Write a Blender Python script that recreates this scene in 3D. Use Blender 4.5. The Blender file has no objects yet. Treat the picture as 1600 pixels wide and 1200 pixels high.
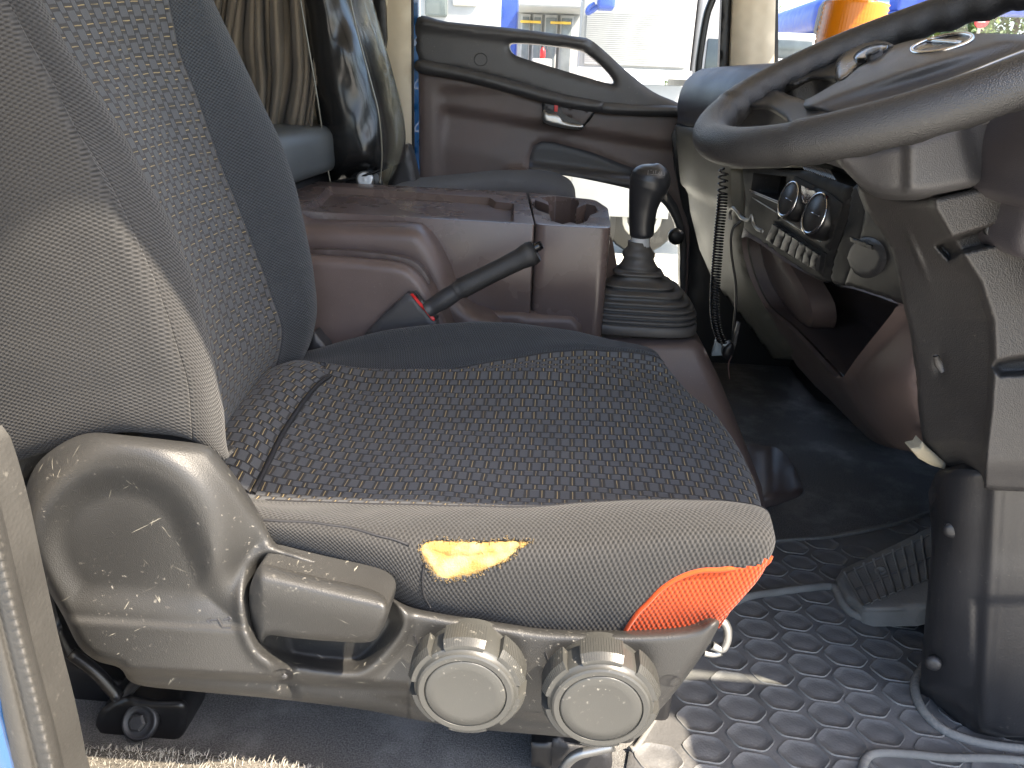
import bpy, bmesh, math, random
import numpy as np
from mathutils import Vector, noise
from mathutils.geometry import delaunay_2d_cdt
random.seed(3)
rng = np.random.default_rng(5)
S = bpy.context.scene
COL = S.collection

# ---------------------------------------------------------------- camera
F, PITCH, YAW, ROLL = 1180.0, math.radians(21.5), math.radians(3), math.radians(2.3)
CAM = np.array([0, 0, .84])
cw = np.array([-math.sin(YAW)*math.cos(PITCH), math.cos(YAW)*math.cos(PITCH), -math.sin(PITCH)])
_r = np.array([math.cos(YAW), math.sin(YAW), 0]); _u = np.cross(_r, cw)
cr_ = _r*math.cos(ROLL) + _u*math.sin(ROLL)
cu = _u*math.cos(ROLL) - _r*math.sin(ROLL)
cam = bpy.data.cameras.new("camera"); cam.sensor_width = 36; cam.lens = 36*F/1600
cam.clip_start = .02; cam.clip_end = 500
co = bpy.data.objects.new("camera", cam); COL.objects.link(co)
from mathutils import Matrix
co.matrix_world = Matrix(((cr_[0], cu[0], -cw[0], CAM[0]), (cr_[1], cu[1], -cw[1], CAM[1]), (cr_[2], cu[2], -cw[2], CAM[2]), (0, 0, 0, 1)))
S.camera = co

# ---------------------------------------------------------------- light
SUN = Vector((.62, -.352, 1)).normalized()
world = bpy.data.worlds.new("World"); S.world = world; world.use_nodes = True
nt = world.node_tree
sky = nt.nodes.new("ShaderNodeTexSky"); sky.sky_type = 'NISHITA'; sky.sun_disc = False
sky.sun_elevation = math.asin(SUN.z); sky.sun_rotation = math.atan2(SUN.x, SUN.y)
sky.dust_density = 2.6; sky.ozone_density = .7
nt.links.new(sky.outputs[0], nt.nodes["Background"].inputs[0])
nt.nodes["Background"].inputs[1].default_value = .15
sl = bpy.data.lights.new("sun", 'SUN'); sl.energy = 4.0; sl.angle = math.radians(.6); sl.color = (1, .87, .70)
so = bpy.data.objects.new("sun", sl); COL.objects.link(so)
so.rotation_euler = SUN.to_track_quat('Z', 'Y').to_euler()
S.view_settings.view_transform = 'Standard'; S.view_settings.look = 'None'
S.view_settings.exposure = 2.22; S.view_settings.gamma = 1
S.render.engine = 'CYCLES'
S.cycles.use_denoising = True
S.cycles.max_bounces = 10; S.cycles.diffuse_bounces = 5; S.cycles.transparent_max_bounces = 12
S.cycles.caustics_reflective = False; S.cycles.caustics_refractive = False

# ---------------------------------------------------------------- geometry helpers
def dirs(px, py):
    px = np.asarray(px, float); py = np.asarray(py, float)
    return cw + cr_*((px-800)/F)[..., None] + cu*((600-py)/F)[..., None]
def PA(px, py, axis, val):
    """points seen at (px,py) lying on the plane axis=val (0 X, 1 Y, 2 Z)"""
    d = dirs(px, py)
    t = (val - CAM[axis]) / d[..., axis]
    return CAM + d*t[..., None]
def P(px, py, Y=None, X=None, Z=None):
    a, v = (1, Y) if Y is not None else ((0, X) if X is not None else (2, Z))
    return PA(np.array(px, float), np.array(py, float), a, v)
def cr(pts, n=8, closed=False):
    """Catmull-Rom through the points, n samples a segment"""
    p = np.asarray(pts, float)
    if closed: q = np.concatenate([p[-1:], p, p[:2]])
    else: q = np.concatenate([2*p[:1]-p[1:2], p, 2*p[-1:]-p[-2:-1]])
    m = len(q)-3
    t = np.linspace(0, 1, n, endpoint=False).reshape((-1,)+(1,)*(p.ndim-1))
    out = []
    for i in range(m):
        a, b, c, d = q[i], q[i+1], q[i+2], q[i+3]
        out.append(.5*(2*b + (c-a)*t + (2*a-5*b+4*c-d)*t**2 + (3*b-a-3*c+d)*t**3))
    o = np.concatenate(out)
    return o if closed else np.concatenate([o, p[-1:]])
def resample(pts, n):
    p = np.asarray(pts, float)
    s = np.concatenate([[0], np.cumsum(np.linalg.norm(np.diff(p, axis=0), axis=1))])
    u = np.linspace(0, s[-1], n)
    return np.stack([np.interp(u, s, p[:, k]) for k in range(p.shape[1])], 1)
def wloc(o):
    v = np.zeros(3)
    while o is not None:
        v = v + np.array(o.location); o = o.parent
    return v
def mk(name, verts, faces, mat, parent=None, uv=None, smooth=True, loc=None, mats=None, fm=None):
    me = bpy.data.meshes.new(name)
    v = np.asarray(verts, float)
    off = wloc(parent) if parent is not None else (np.array(loc, float) if loc is not None else None)
    if off is None:
        off = np.array([v[:, 0].mean(), v[:, 1].mean(), v[:, 2].min()])
    me.from_pydata((v-off).tolist(), [], [list(map(int, f)) for f in faces])
    if uv is not None:
        l = me.uv_layers.new(name="UVMap")
        idx = np.zeros(len(me.loops), int); me.loops.foreach_get("vertex_index", idx)
        l.data.foreach_set("uv", np.asarray(uv, float)[idx].ravel())
    for m in (mats or [mat]): me.materials.append(m)
    if fm is not None: me.polygons.foreach_set("material_index", np.asarray(fm, dtype=np.int32))
    if smooth: me.polygons.foreach_set("use_smooth", np.ones(len(me.polygons), bool))
    me.update()
    o = bpy.data.objects.new(name, me); COL.objects.link(o)
    if parent is not None: o.parent = parent
    else: o.location = off
    return o
def tag(o, label, cat=None, group=None, kind=None):
    if label: o['label'] = label
    if cat: o['category'] = cat
    if group: o['group'] = group
    if kind: o['kind'] = kind
    return o
def thing(name, label, cat, loc, group=None):
    o = bpy.data.objects.new(name, None); COL.objects.link(o); o.location = loc; o.empty_display_size = .05
    return tag(o, label, cat, group)
def sub(o):
    """parts under a mesh part: location 0, vertices already relative to the thing"""
    return o
def gridfaces(nr, nc, closed_r=False, closed_c=False, flip=False):
    f = []
    for i in range(nr if closed_r else nr-1):
        for j in range(nc if closed_c else nc-1):
            a, b = i*nc+j, i*nc+(j+1) % nc
            c, d = ((i+1) % nr)*nc+(j+1) % nc, ((i+1) % nr)*nc+j
            f.append((a, d, c, b) if flip else (a, b, c, d))
    return f
def dense(rows, k, kc):
    a = np.asarray(rows, float)
    a = cr(a, k)
    return np.swapaxes(cr(np.swapaxes(a, 0, 1), kc), 0, 1)
def guv(g):
    du = np.linalg.norm(np.diff(g, axis=1), axis=2); dv = np.linalg.norm(np.diff(g, axis=0), axis=2)
    u = np.concatenate([np.zeros((g.shape[0], 1)), np.cumsum(du, 1)], 1)
    v = np.concatenate([np.zeros((1, g.shape[1])), np.cumsum(dv, 0)], 0)
    return u, v
def gridobj(name, g, mat, parent=None, uv=None, flip=False, loc=None, keep=None, **kw):
    nr, nc = g.shape[:2]
    if uv is None:
        u, v = guv(g); uv = np.stack([u, v], -1)
    f = gridfaces(nr, nc, flip=flip)
    V = g.reshape(-1, 3); UV = uv.reshape(-1, 2)
    if keep is not None:
        f = [q for q, k in zip(f, keep.ravel()) if k]
    return mk(name, V, f, mat, parent, UV, loc=loc, **kw)
def tubegeo(pts, r, n=8, closed=False, flat=1.0, caps=True):
    p = np.asarray(pts, float); m = len(p)
    rr = np.full(m, r) if np.isscalar(r) else np.asarray(r, float)
    if closed: tan = np.roll(p, -1, 0)-np.roll(p, 1, 0)
    else: tan = np.gradient(p, axis=0)
    tan /= np.linalg.norm(tan, axis=1)[:, None]+1e-12
    up = np.array([0, 0, 1.]) if abs(tan[0][2]) < .9 else np.array([1., 0, 0])
    N = []; nrm = np.cross(tan[0], up); nrm /= np.linalg.norm(nrm)
    for t in tan:
        nrm = nrm - t*(nrm@t); nrm /= np.linalg.norm(nrm)+1e-12; N.append(nrm.copy())
    N = np.array(N); B = np.cross(tan, N)
    a = np.linspace(0, 2*np.pi, n, endpoint=False)
    V = p[:, None]+rr[:, None, None]*(np.cos(a)[None, :, None]*N[:, None]+flat*np.sin(a)[None, :, None]*B[:, None])
    f = gridfaces(m, n, closed_r=closed, closed_c=True)
    V = V.reshape(-1, 3)
    if not closed and caps:
        f += [tuple(range(n)), tuple(range((m-1)*n+n-1, (m-1)*n-1, -1))]
    return V, f
def tube(name, pts, r, mat, parent=None, n=8, closed=False, flat=1.0, **kw):
    V, f = tubegeo(pts, r, n, closed, flat)
    return mk(name, V, f, mat, parent, **kw)
class MB:
    def __init__(s): s.v = []; s.f = []; s.m = []
    def add(s, V, f, mi=0):
        o = len(s.v); s.v += [tuple(x) for x in V]; s.f += [tuple(o+i for i in q) for q in f]; s.m += [mi]*len(f); return s
    def box(s, x0, x1, y0, y1, z0, z1, mi=0):
        V = [(x, y, z) for z in (z0, z1) for y in (y0, y1) for x in (x0, x1)]
        return s.add(V, [(0, 2, 3, 1), (4, 5, 7, 6), (0, 1, 5, 4), (2, 6, 7, 3), (0, 4, 6, 2), (1, 3, 7, 5)], mi)
    def tube(s, pts, r, n=8, closed=False, mi=0): return s.add(*tubegeo(pts, r, n, closed), mi)
    def obj(s, name, mat, parent=None, smooth=False, **kw): return mk(name, s.v, s.f, mat, parent, smooth=smooth, fm=s.m, **kw)
def bevelled(o, w, seg=3, angle=35):
    m = o.modifiers.new("bevel", 'BEVEL'); m.width = w; m.segments = seg; m.limit_method = 'ANGLE'; m.angle_limit = math.radians(angle)
    m.harden_normals = False
    return o
def rbox(name, x0, x1, y0, y1, z0, z1, mat, parent=None, r=.01, seg=3, **kw):
    o = MB().box(x0, x1, y0, y1, z0, z1).obj(name, mat, parent, smooth=True, **kw)
    return bevelled(o, r, seg)
def polydist(pts, poly):
    a = poly; b = np.roll(poly, -1, 0)
    d = np.full(len(pts), 1e9)
    for p, q in zip(a, b):
        e = q-p; L = e@e
        if L < 1e-12: continue
        t = np.clip(((pts-p)@e)/L, 0, 1)
        d = np.minimum(d, np.linalg.norm(pts-(p+t[:, None]*e), axis=1))
    return d
def inside(pts, poly):
    x, y = pts[:, 0], pts[:, 1]; c = np.zeros(len(pts), bool)
    a = poly; b = np.roll(poly, -1, 0)
    for (x0, y0), (x1, y1) in zip(a, b):
        if y0 == y1: continue
        k = ((y0 > y) != (y1 > y)) & (x < (x1-x0)*(y-y0)/(y1-y0)+x0)
        c ^= k
    return c
def sstep(x, a, b):
    t = np.clip((np.asarray(x, float)-a)/(b-a), 0, 1); return t*t*(3-2*t)
def onY(y0):
    """unprojector on planes of constant Y (off < 0 comes nearer)"""
    def f(px, py, off): return PA(px, py, 1, (y0(px, py) if callable(y0) else y0)+off)
    f.back = np.array([0, 1., 0]); return f
def onX(x0):
    def f(px, py, off): return PA(px, py, 0, (x0(px, py) if callable(x0) else x0)+off)
    f.back = np.array([1., 0, 0]); return f
def onZ(z0):
    def f(px, py, off): return PA(px, py, 2, (z0(px, py) if callable(z0) else z0)-off)
    f.back = np.array([0, 0, -1.]); return f
def relief(name, outline, unp, mat, parent=None, holes=(), step=8, round_px=10, round_m=.01, depth=.03, off=None,
           smooth=True, n=5, hole_depth=None, mats=None, hole_round=True, back=None, **kw):
    """sculpt a solid panel: outline seen from the seat side, real position by unp, rounded rim, walls going back"""
    def sm(o): return cr(o, n, True) if smooth else densify(o)
    def densify(o):
        o = np.asarray(o, float); out = []
        for p, q in zip(o, np.roll(o, -1, 0)):
            k = max(1, int(np.linalg.norm(q-p)/(step*1.2)))
            out += [p+(q-p)*i/k for i in range(k)]
        return np.array(out)
    ol = sm(outline); hs = [sm(h) for h in holes]
    def area(q): return .5*np.sum(q[:, 0]*np.roll(q[:, 1], -1)-np.roll(q[:, 0], -1)*q[:, 1])
    if area(ol) < 0: ol = ol[::-1]
    hs = [h[::-1] if area(h) > 0 else h for h in hs]
    x0, y0 = ol.min(0); x1, y1 = ol.max(0)
    gx, gy = np.meshgrid(np.arange(x0+step/2, x1, step), np.arange(y0+step/2, y1, step))
    gx[1::2] += step/2
    gp = np.stack([gx.ravel(), gy.ravel()], 1)
    k = inside(gp, ol) & (polydist(gp, ol) > step*.45)
    for h in hs: k &= ~inside(gp, h) & (polydist(gp, h) > step*.45)
    gp = gp[k]
    pts = [ol]; edges = []; nb = 0; loops = []
    for q in [ol]+hs:
        loops.append((nb, len(q))); edges += [(nb+i, nb+(i+1) % len(q)) for i in range(len(q))]; nb += len(q)
    # inner ring near the rim for a clean rounding
    rings = []
    allp = np.concatenate([ol]+hs+[gp])
    vs, es, fs, *_ = delaunay_2d_cdt([Vector(p) for p in allp], edges, [], 0, 1e-5)
    V2 = np.array([tuple(v) for v in vs])
    tri = np.array([f for f in fs])
    cen = V2[tri].mean(1)
    kk = inside(cen, ol)
    for h in hs: kk &= ~inside(cen, h)
    tri = tri[kk]
    d = polydist(V2, ol)
    if hole_round:
        for h in hs: d = np.minimum(d, polydist(V2, h))
    t = np.clip(d/max(round_px, 1e-6), 0, 1)
    o = round_m*(1-np.sqrt(np.clip(1-(1-t)**2, 0, 1)))
    if off is not None: o = o+off(V2[:, 0], V2[:, 1])
    V3 = unp(V2[:, 0], V2[:, 1], o)
    faces = [tuple(q) for q in tri]
    # orient towards the camera
    a, b, c = V3[tri[0][0]], V3[tri[0][1]], V3[tri[0][2]]
    flip = np.dot(np.cross(b-a, c-a), CAM-a) < 0
    if flip: faces = [q[::-1] for q in faces]
    bk_ = unp.back if back is None else np.array(back, float)
    VV = [V3]; base = len(V3)
    for li, (s, m) in enumerate(loops):
        # find the loop verts (cdt keeps input order for unique points)
        src = allp[s:s+m]
        idx = [int(np.argmin(((V2-p)**2).sum(1))) for p in src]
        dep = depth if li == 0 else (hole_depth if hole_depth is not None else depth)
        ring0 = V3[idx]; ring1 = ring0+bk_*dep
        VV += [ring0, ring1]
        for i in range(m):
            j = (i+1) % m
            q = (base+i, base+j, base+m+j, base+m+i)
            faces.append(q if flip else q[::-1])
        base += 2*m
    V = np.concatenate(VV)
    return mk(name, V, faces, mat, parent, loc=kw.pop('loc', None), mats=mats)
def disc_lathe(prof, n=32, axis_o=(0, 0, 0), ax=(0, 0, 1), lob=None):
    """prof: list of (r, h); returns V,f of a lathe about axis ax through axis_o"""
    ax = Vector(ax).normalized(); q = Vector((0, 0, 1)).rotation_difference(ax)
    V = []; m = len(prof)
    for i, (r, h) in enumerate(prof):
        for k in range(n):
            a = 2*math.pi*k/n
            rr = r*(lob(a, i) if lob else 1)
            V.append(tuple(q @ Vector((rr*math.cos(a), rr*math.sin(a), h))+Vector(axis_o)))
    f = gridfaces(m, n, closed_c=True)
    f += [tuple(range(n-1, -1, -1)), tuple(range((m-1)*n, m*n))]
    return V, f
def lathe(name, prof, mat, parent, o, ax, n=32, lob=None, **kw):
    V, f = disc_lathe(prof, n, o, ax, lob)
    return mk(name, V, f, mat, parent, **kw)
def split_angle(o, deg=40):
    me = o.data
    try:
        me.set_sharp_from_angle(angle=math.radians(deg))
    except Exception: pass
    return o

def onmesh(o, px, py, lift=0.):
    """points where the sight lines through (px,py) first meet mesh o"""
    from mathutils.bvhtree import BVHTree
    off = wloc(o); vs = [Vector(np.array(v.co)+off) for v in o.data.vertices]
    t = BVHTree.FromPolygons(vs, [tuple(p.vertices) for p in o.data.polygons])
    out = []
    for x, y in zip(np.ravel(px), np.ravel(py)):
        d = Vector(dirs(x, y)).normalized(); h = t.ray_cast(Vector(CAM), d)
        if h[0] is None: h = t.find_nearest(Vector(CAM)+d*1.5)
        out.append(np.array(h[0])-np.array(d)*lift)
    return np.array(out)

# ---------------------------------------------------------------- materials
def newmat(name):
    m = bpy.data.materials.new(name); m.use_nodes = True
    return m, m.node_tree, m.node_tree.nodes["Principled BSDF"]
def N(t, kind, **kw):
    n = t.nodes.new(kind)
    for k, v in kw.items():
        if k.startswith('i_'):
            n.inputs[k[2:].replace('_', ' ')].default_value = v
        else: setattr(n, k, v)
    return n
def mth(t, op, a, b=None, c=None):
    n = t.nodes.new("ShaderNodeMath"); n.operation = op
    for i, x in enumerate((a, b, c)):
        if x is None: continue
        if isinstance(x, (int, float)): n.inputs[i].default_value = x
        else: t.links.new(x, n.inputs[i])
    return n.outputs[0]
def mixc(t, fac, a, b):
    n = t.nodes.new("ShaderNodeMix"); n.data_type = 'RGBA'
    for s, x in ((0, fac), (6, a), (7, b)):
        if isinstance(x, (int, float)): n.inputs[s].default_value = x
        elif isinstance(x, tuple): n.inputs[s].default_value = (*x, 1) if len(x) == 3 else x
        else: t.links.new(x, n.inputs[s])
    return n.outputs[2]
def ramp(t, x, a, b, lo=0., hi=1.):
    n = t.nodes.new("ShaderNodeMapRange"); n.inputs[1].default_value = a; n.inputs[2].default_value = b
    n.inputs[3].default_value = lo; n.inputs[4].default_value = hi; n.interpolation_type = 'SMOOTHSTEP'
    t.links.new(x, n.inputs[0]); return n.outputs[0]
def tex_noise(t, vec, scale, detail=3, rough=.5, dist=0):
    n = N(t, "ShaderNodeTexNoise"); n.inputs["Scale"].default_value = scale; n.inputs["Detail"].default_value = detail
    n.inputs["Roughness"].default_value = rough; n.inputs["Distortion"].default_value = dist
    if vec is not None: t.links.new(vec, n.inputs["Vector"])
    return n.outputs[0]
def mapping(t, vec, scale=(1, 1, 1), rot=(0, 0, 0)):
    n = N(t, "ShaderNodeMapping"); n.inputs["Scale"].default_value = scale; n.inputs["Rotation"].default_value = rot
    t.links.new(vec, n.inputs[0]); return n.outputs[0]
def bump(t, h, strength, dist, bs, prev=None):
    n = N(t, "ShaderNodeBump"); n.inputs["Strength"].default_value = strength; n.inputs["Distance"].default_value = dist
    t.links.new(h, n.inputs["Height"])
    if prev is not None: t.links.new(prev, n.inputs["Normal"])
    t.links.new(n.outputs[0], bs.inputs["Normal"]); return n.outputs[0]
def plastic(name, col, rough=.5, grain=900, gstr=.25, gdist=.0006, var=.15, dust=0, dustcol=(.45, .42, .36), scratch=0, spec=.5, metal=0, coat=0, dthr=.62):
    m, t, b = newmat(name)
    tc = N(t, "ShaderNodeTexCoord").outputs["Object"]
    big = tex_noise(t, tc, 6, 4, .6)
    c = mixc(t, ramp(t, big, .3, .7), tuple(x*(1-var) for x in col), tuple(x*(1+var) for x in col))
    r = mth(t, 'ADD', ramp(t, big, .3, .7, -.06, .06), rough)
    if dust:
        d1 = ramp(t, tex_noise(t, tc, 170, 3, .6), dthr, dthr+.12)
        d2 = ramp(t, tex_noise(t, tc, 11, 3, .6), .42, .68)
        f = mth(t, 'MULTIPLY', mth(t, 'MULTIPLY', d1, d2), dust)
        c = mixc(t, f, c, dustcol)
        r = mth(t, 'ADD', r, mth(t, 'MULTIPLY', f, .3))
    if scratch:
        tot = None
        for rot, sc in (((0, .55, 0), (26, 26, 330)), ((0, -.45, 0), (22, 22, 300)), ((0, 1.1, 0), (34, 34, 380)), ((0, -1.0, 0), (40, 40, 420))):
            s = ramp(t, tex_noise(t, mapping(t, mapping(t, tc, (1, 1, 1), rot), sc), 1, 2, .5, .5), .72, .77)
            tot = s if tot is None else mth(t, 'MAXIMUM', tot, s)
        msk = ramp(t, tex_noise(t, tc, 13, 3, .6), .50, .64)
        c = mixc(t, mth(t, 'MULTIPLY', mth(t, 'MULTIPLY', tot, msk), scratch), c, (.5, .47, .38))
    t.links.new(c, b.inputs["Base Color"]); t.links.new(r, b.inputs["Roughness"])
    b.inputs["Metallic"].default_value = metal
    b.inputs["Specular IOR Level"].default_value = spec
    b.inputs["Coat Weight"].default_value = coat
    if gstr:
        v = N(t, "ShaderNodeTexVoronoi"); v.inputs["Scale"].default_value = grain; t.links.new(tc, v.inputs["Vector"])
        bump(t, v.outputs["Distance"], gstr, gdist, b)
    return m
def plain(name, col, rough=.6, metal=0, var=.12, scale=3, **kw):
    return plastic(name, col, rough, gstr=0, var=var, metal=metal, **kw)
def knit(name, col, pu=.0052, pv=.0046, light=1.9):
    """honeycomb knit: raised lozenges in staggered rows, dark gaps"""
    m, t, b = newmat(name)
    uv = N(t, "ShaderNodeUVMap").outputs[0]
    sx = N(t, "ShaderNodeSeparateXYZ"); t.links.new(uv, sx.inputs[0])
    u = mth(t, 'MULTIPLY', sx.outputs[0], 2*math.pi/pu); v = mth(t, 'MULTIPLY', sx.outputs[1], math.pi/pv)
    h = mth(t, 'MULTIPLY', mth(t, 'COSINE', u), mth(t, 'COSINE', v))
    h2 = mth(t, 'ADD', mth(t, 'MULTIPLY', h, .5), .5)
    tc = N(t, "ShaderNodeTexCoord").outputs["Object"]
    fz = tex_noise(t, tc, 1300, 2, .6)
    wide = tex_noise(t, tc, 9, 3, .6)
    hh = mth(t, 'ADD', h2, mth(t, 'MULTIPLY', fz, .35))
    lo = tuple(x*.30 for x in col); hi = tuple(x*light for x in col)
    c = mixc(t, ramp(t, hh, .15, 1.05), lo, hi)
    c = mixc(t, ramp(t, wide, .35, .7, 0, .35), c, tuple(x*1.25 for x in col))
    t.links.new(c, b.inputs["Base Color"])
    b.inputs["Roughness"].default_value = .8
    b.inputs["Specular IOR Level"].default_value = .3
    b.inputs["Sheen Weight"].default_value = .12; b.inputs["Sheen Roughness"].default_value = .45
    bump(t, hh, .75, .0016, b)
    return m
def weave(name, pu=.0185, pv=.034):
    """basket weave: blue-grey blocks in staggered rows, brown gaps with a yellow thread. u across the threads, v along"""
    m, t, b = newmat(name)
    uv = N(t, "ShaderNodeUVMap").outputs[0]
    s = N(t, "ShaderNodeSeparateXYZ"); t.links.new(uv, s.inputs[0])
    tc = N(t, "ShaderNodeTexCoord").outputs["Object"]
    wob = mth(t, 'MULTIPLY', mth(t, 'SUBTRACT', tex_noise(t, tc, 60, 2), .5), .09)
    u = mth(t, 'ADD', mth(t, 'DIVIDE', s.outputs[0], pu), wob); v = mth(t, 'ADD', mth(t, 'DIVIDE', s.outputs[1], pv), wob)
    fv = mth(t, 'FRACT', v)
    rowB = mth(t, 'GREATER_THAN', fv, .60)
    us = mth(t, 'FRACT', mth(t, 'ADD', u, mth(t, 'MULTIPLY', rowB, .5)))
    du = mth(t, 'ABSOLUTE', mth(t, 'SUBTRACT', us, .5))          # 0.5 in the gap, 0 at the block's middle
    dA = mth(t, 'ABSOLUTE', mth(t, 'SUBTRACT', fv, .30)); dB = mth(t, 'ABSOLUTE', mth(t, 'SUBTRACT', fv, .80))
    inA = ramp(t, dA, .24, .30, 1, 0); inB = ramp(t, dB, .13, .19, 1, 0)
    inr = mth(t, 'MAXIMUM', inA, inB)
    blk = mth(t, 'MULTIPLY', ramp(t, du, .27, .33, 1, 0), inr)
    thr = mth(t, 'MULTIPLY', ramp(t, du, .462, .48), inr)
    fz = tex_noise(t, tc, 1500, 2, .6)
    c = mixc(t, inr, (.014, .015, .018), (.027, .0245, .0235))
    c = mixc(t, blk, c, mixc(t, fz, (.045, .047, .051), (.084, .087, .093)))
    rv = tex_noise(t, mapping(t, tc, (3, 3, 3)), 8, 2)
    c = mixc(t, mth(t, 'MULTIPLY', thr, ramp(t, rv, .3, .6, .2, .65)), c, (.46, .34, .15))
    t.links.new(c, b.inputs["Base Color"])
    b.inputs["Roughness"].default_value = .75; b.inputs["Specular IOR Level"].default_value = .3
    b.inputs["Sheen Weight"].default_value = .1
    hgt = mth(t, 'ADD', mth(t, 'MULTIPLY', blk, .8), mth(t, 'ADD', mth(t, 'MULTIPLY', fz, .2), mth(t, 'MULTIPLY', thr, .35)))
    bump(t, hgt, .6, .0016, b)
    return m
def carpetmat(name, a, b_, bstr=.9):
    m, t, b = newmat(name)
    tc = N(t, "ShaderNodeTexCoord").outputs["Object"]
    n1 = tex_noise(t, tc, 420, 3, .7); n2 = tex_noise(t, tc, 7, 4, .65)
    c = mixc(t, ramp(t, n1, .3, .75), a, b_)
    c = mixc(t, ramp(t, n2, .45, .75, 0, .5), c, tuple(x*1.7+.008 for x in b_))
    lint = ramp(t, tex_noise(t, tc, 260, 1), .72, .78)
    c = mixc(t, mth(t, 'MULTIPLY', lint, .5), c, (.2, .19, .17))
    t.links.new(c, b.inputs["Base Color"]); b.inputs["Roughness"].default_value = .95; b.inputs["Specular IOR Level"].default_value = .1
    bump(t, n1, bstr, .003, b)
    return m
def glassmat(name, tint=(.93, .97, .95), refl=1.0):
    m = bpy.data.materials.new(name); m.use_nodes = True; t = m.node_tree
    t.nodes.remove(t.nodes["Principled BSDF"])
    tr = N(t, "ShaderNodeBsdfTransparent"); tr.inputs[0].default_value = (*tint, 1)
    gl = N(t, "ShaderNodeBsdfGlossy"); gl.inputs["Roughness"].default_value = .02
    fr = N(t, "ShaderNodeFresnel"); fr.inputs[0].default_value = 1.35
    mx = N(t, "ShaderNodeMixShader")
    t.links.new(mth(t, 'MULTIPLY', fr.outputs[0], refl), mx.inputs[0]); t.links.new(tr.outputs[0], mx.inputs[1]); t.links.new(gl.outputs[0], mx.inputs[2])
    t.links.new(mx.outputs[0], t.nodes["Material Output"].inputs[0])
    return m

M_knit = knit("seat_knit", (.0225, .022, .0215))
M_knitfine = knit("seat_knit_fine", (.024, .027, .031), .0042, .0036, 1.8)
M_orange = knit("orange_knit", (.40, .047, .006), .0052, .0046, 1.25)
M_weave = weave("seat_weave")
M_seatpl = plastic("seat_grey_plastic", (.030, .0296, .0284), .44, 800, .35, .0006, .10, dust=.55, scratch=.75)
M_knobpl = plastic("knob_plastic", (.046, .046, .042), .36, 700, .1, .0004, .08, dust=.5)
M_brown = plastic("brown_plastic", (.100, .075, .069), .42, 750, .35, .0006, .10, dust=.12, spec=.45)
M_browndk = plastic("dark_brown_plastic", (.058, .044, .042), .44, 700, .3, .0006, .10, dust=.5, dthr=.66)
M_dark = plastic("dark_plastic", (.027, .027, .029), .40, 900, .35, .0006, .15, dust=.12)
M_grey = plastic("charcoal_plastic", (.048, .047, .049), .42, 800, .35, .0007, .12, dust=.15)
M_dashtop = plastic("dash_plastic", (.040, .036, .040), .42, 800, .3, .0006, .12, dust=.2)
M_skylit = plastic("dash_plastic_skylit", (.10, .094, .074), .5, 800, .25, .0006, .10, dust=.3, dthr=.6)  # dash plastic tinted pale: reflected daylight put into the base colour
M_wheel = plastic("wheel_grain", (.019, .0187, .0192), .40, 800, .6, .0009, .12, dust=.06, spec=.5)
M_col = plastic("column_plastic", (.034, .032, .0315), .42, 700, .5, .0008, .1, dust=.22)
M_black = plain("black_plastic", (.010, .010, .011), .4)
M_gloss = plain("gloss_black", (.008, .008, .009), .16)
M_brownsm = plastic("brown_plastic_smooth", (.100, .075, .069), .27, 750, .15, .0004, .10, dust=.12)
M_stack = plastic("stack_plastic", (.020, .020, .021), .6, 900, .3, .0006, .12, dust=.15, spec=.25)
M_rubber = plastic("rubber_boot", (.058, .055, .053), .5, 500, .15, .0005, .12, dust=.1)
M_mat = plastic("mat_rubber", (.125, .124, .123), .6, 260, .3, .001, .3, dust=.45, dustcol=(.22, .21, .19), dthr=.5)
M_matrim = plastic("mat_rim_dusty", (.165, .162, .152), .85, 260, .3, .001, .25, dust=.5, dustcol=(.3, .28, .25), dthr=.45)
M_pedal = plastic("pedal_rubber", (.17, .166, .157), .75, 260, .4, .001, .25, dust=.5, dustcol=(.22, .21, .19), dthr=.45)
M_carpet = carpetmat("carpet_blue_black", (.075, .074, .072), (.21, .206, .20))
M_carpettan = carpetmat("carpet_dusty", (.05, .047, .042), (.19, .175, .15), 1.0)
M_cream = plastic("cream_trim", (.50, .43, .32), .55, 600, .15, .0005, .06, dust=.1)
M_white = plain("white_paint", (.42, .42, .415), .45, var=.05)
M_truck = plain("dimmed_truck_white", (.27, .275, .28), .45, var=.05)  # white darkened so the sunlit bodies stay below clipping
M_blue = plain("blue_paint", (.012, .085, .24), .3, coat=.5)
M_blueb = plain("bright_blue_paint", (.025, .065, .33), .4)
M_chrome = plain("chrome", (.62, .62, .63), .18, metal=1)
M_silver = plain("silver_handle", (.38, .38, .37), .32, metal=.85)
M_steel = plain("steel", (.35, .35, .34), .4, metal=.9)
M_collar = plain("grey_collar", (.42, .43, .44), .4)
M_red = plain("red_plastic", (.55, .02, .02), .4)
M_foam = None
def foam():
    m, t, b = newmat("yellow_foam")
    tc = N(t, "ShaderNodeTexCoord").outputs["Object"]
    n = tex_noise(t, tc, 500, 3, .7); n2 = tex_noise(t, tc, 45, 3, .6)
    c = mixc(t, ramp(t, n2, .35, .68), (.30, .18, .045), (.42, .31, .13))
    c = mixc(t, ramp(t, n, .55, .75, 0, .5), c, (.50, .40, .20))
    t.links.new(c, b.inputs["Base Color"]); b.inputs["Roughness"].default_value = .9
    bump(t, n, .8, .002, b); return m
M_foam = foam()
M_fray = plain("frayed_yarn", (.17, .12, .055), .9)
M_lint = plain("carpet_fibre", (.30, .28, .235), .95)
M_thread = plain("dark_thread", (.012, .012, .014), .7)
M_glass = glassmat("window_glass")
M_beltweb = plain("belt_webbing", (.018, .018, .02), .7)

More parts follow.
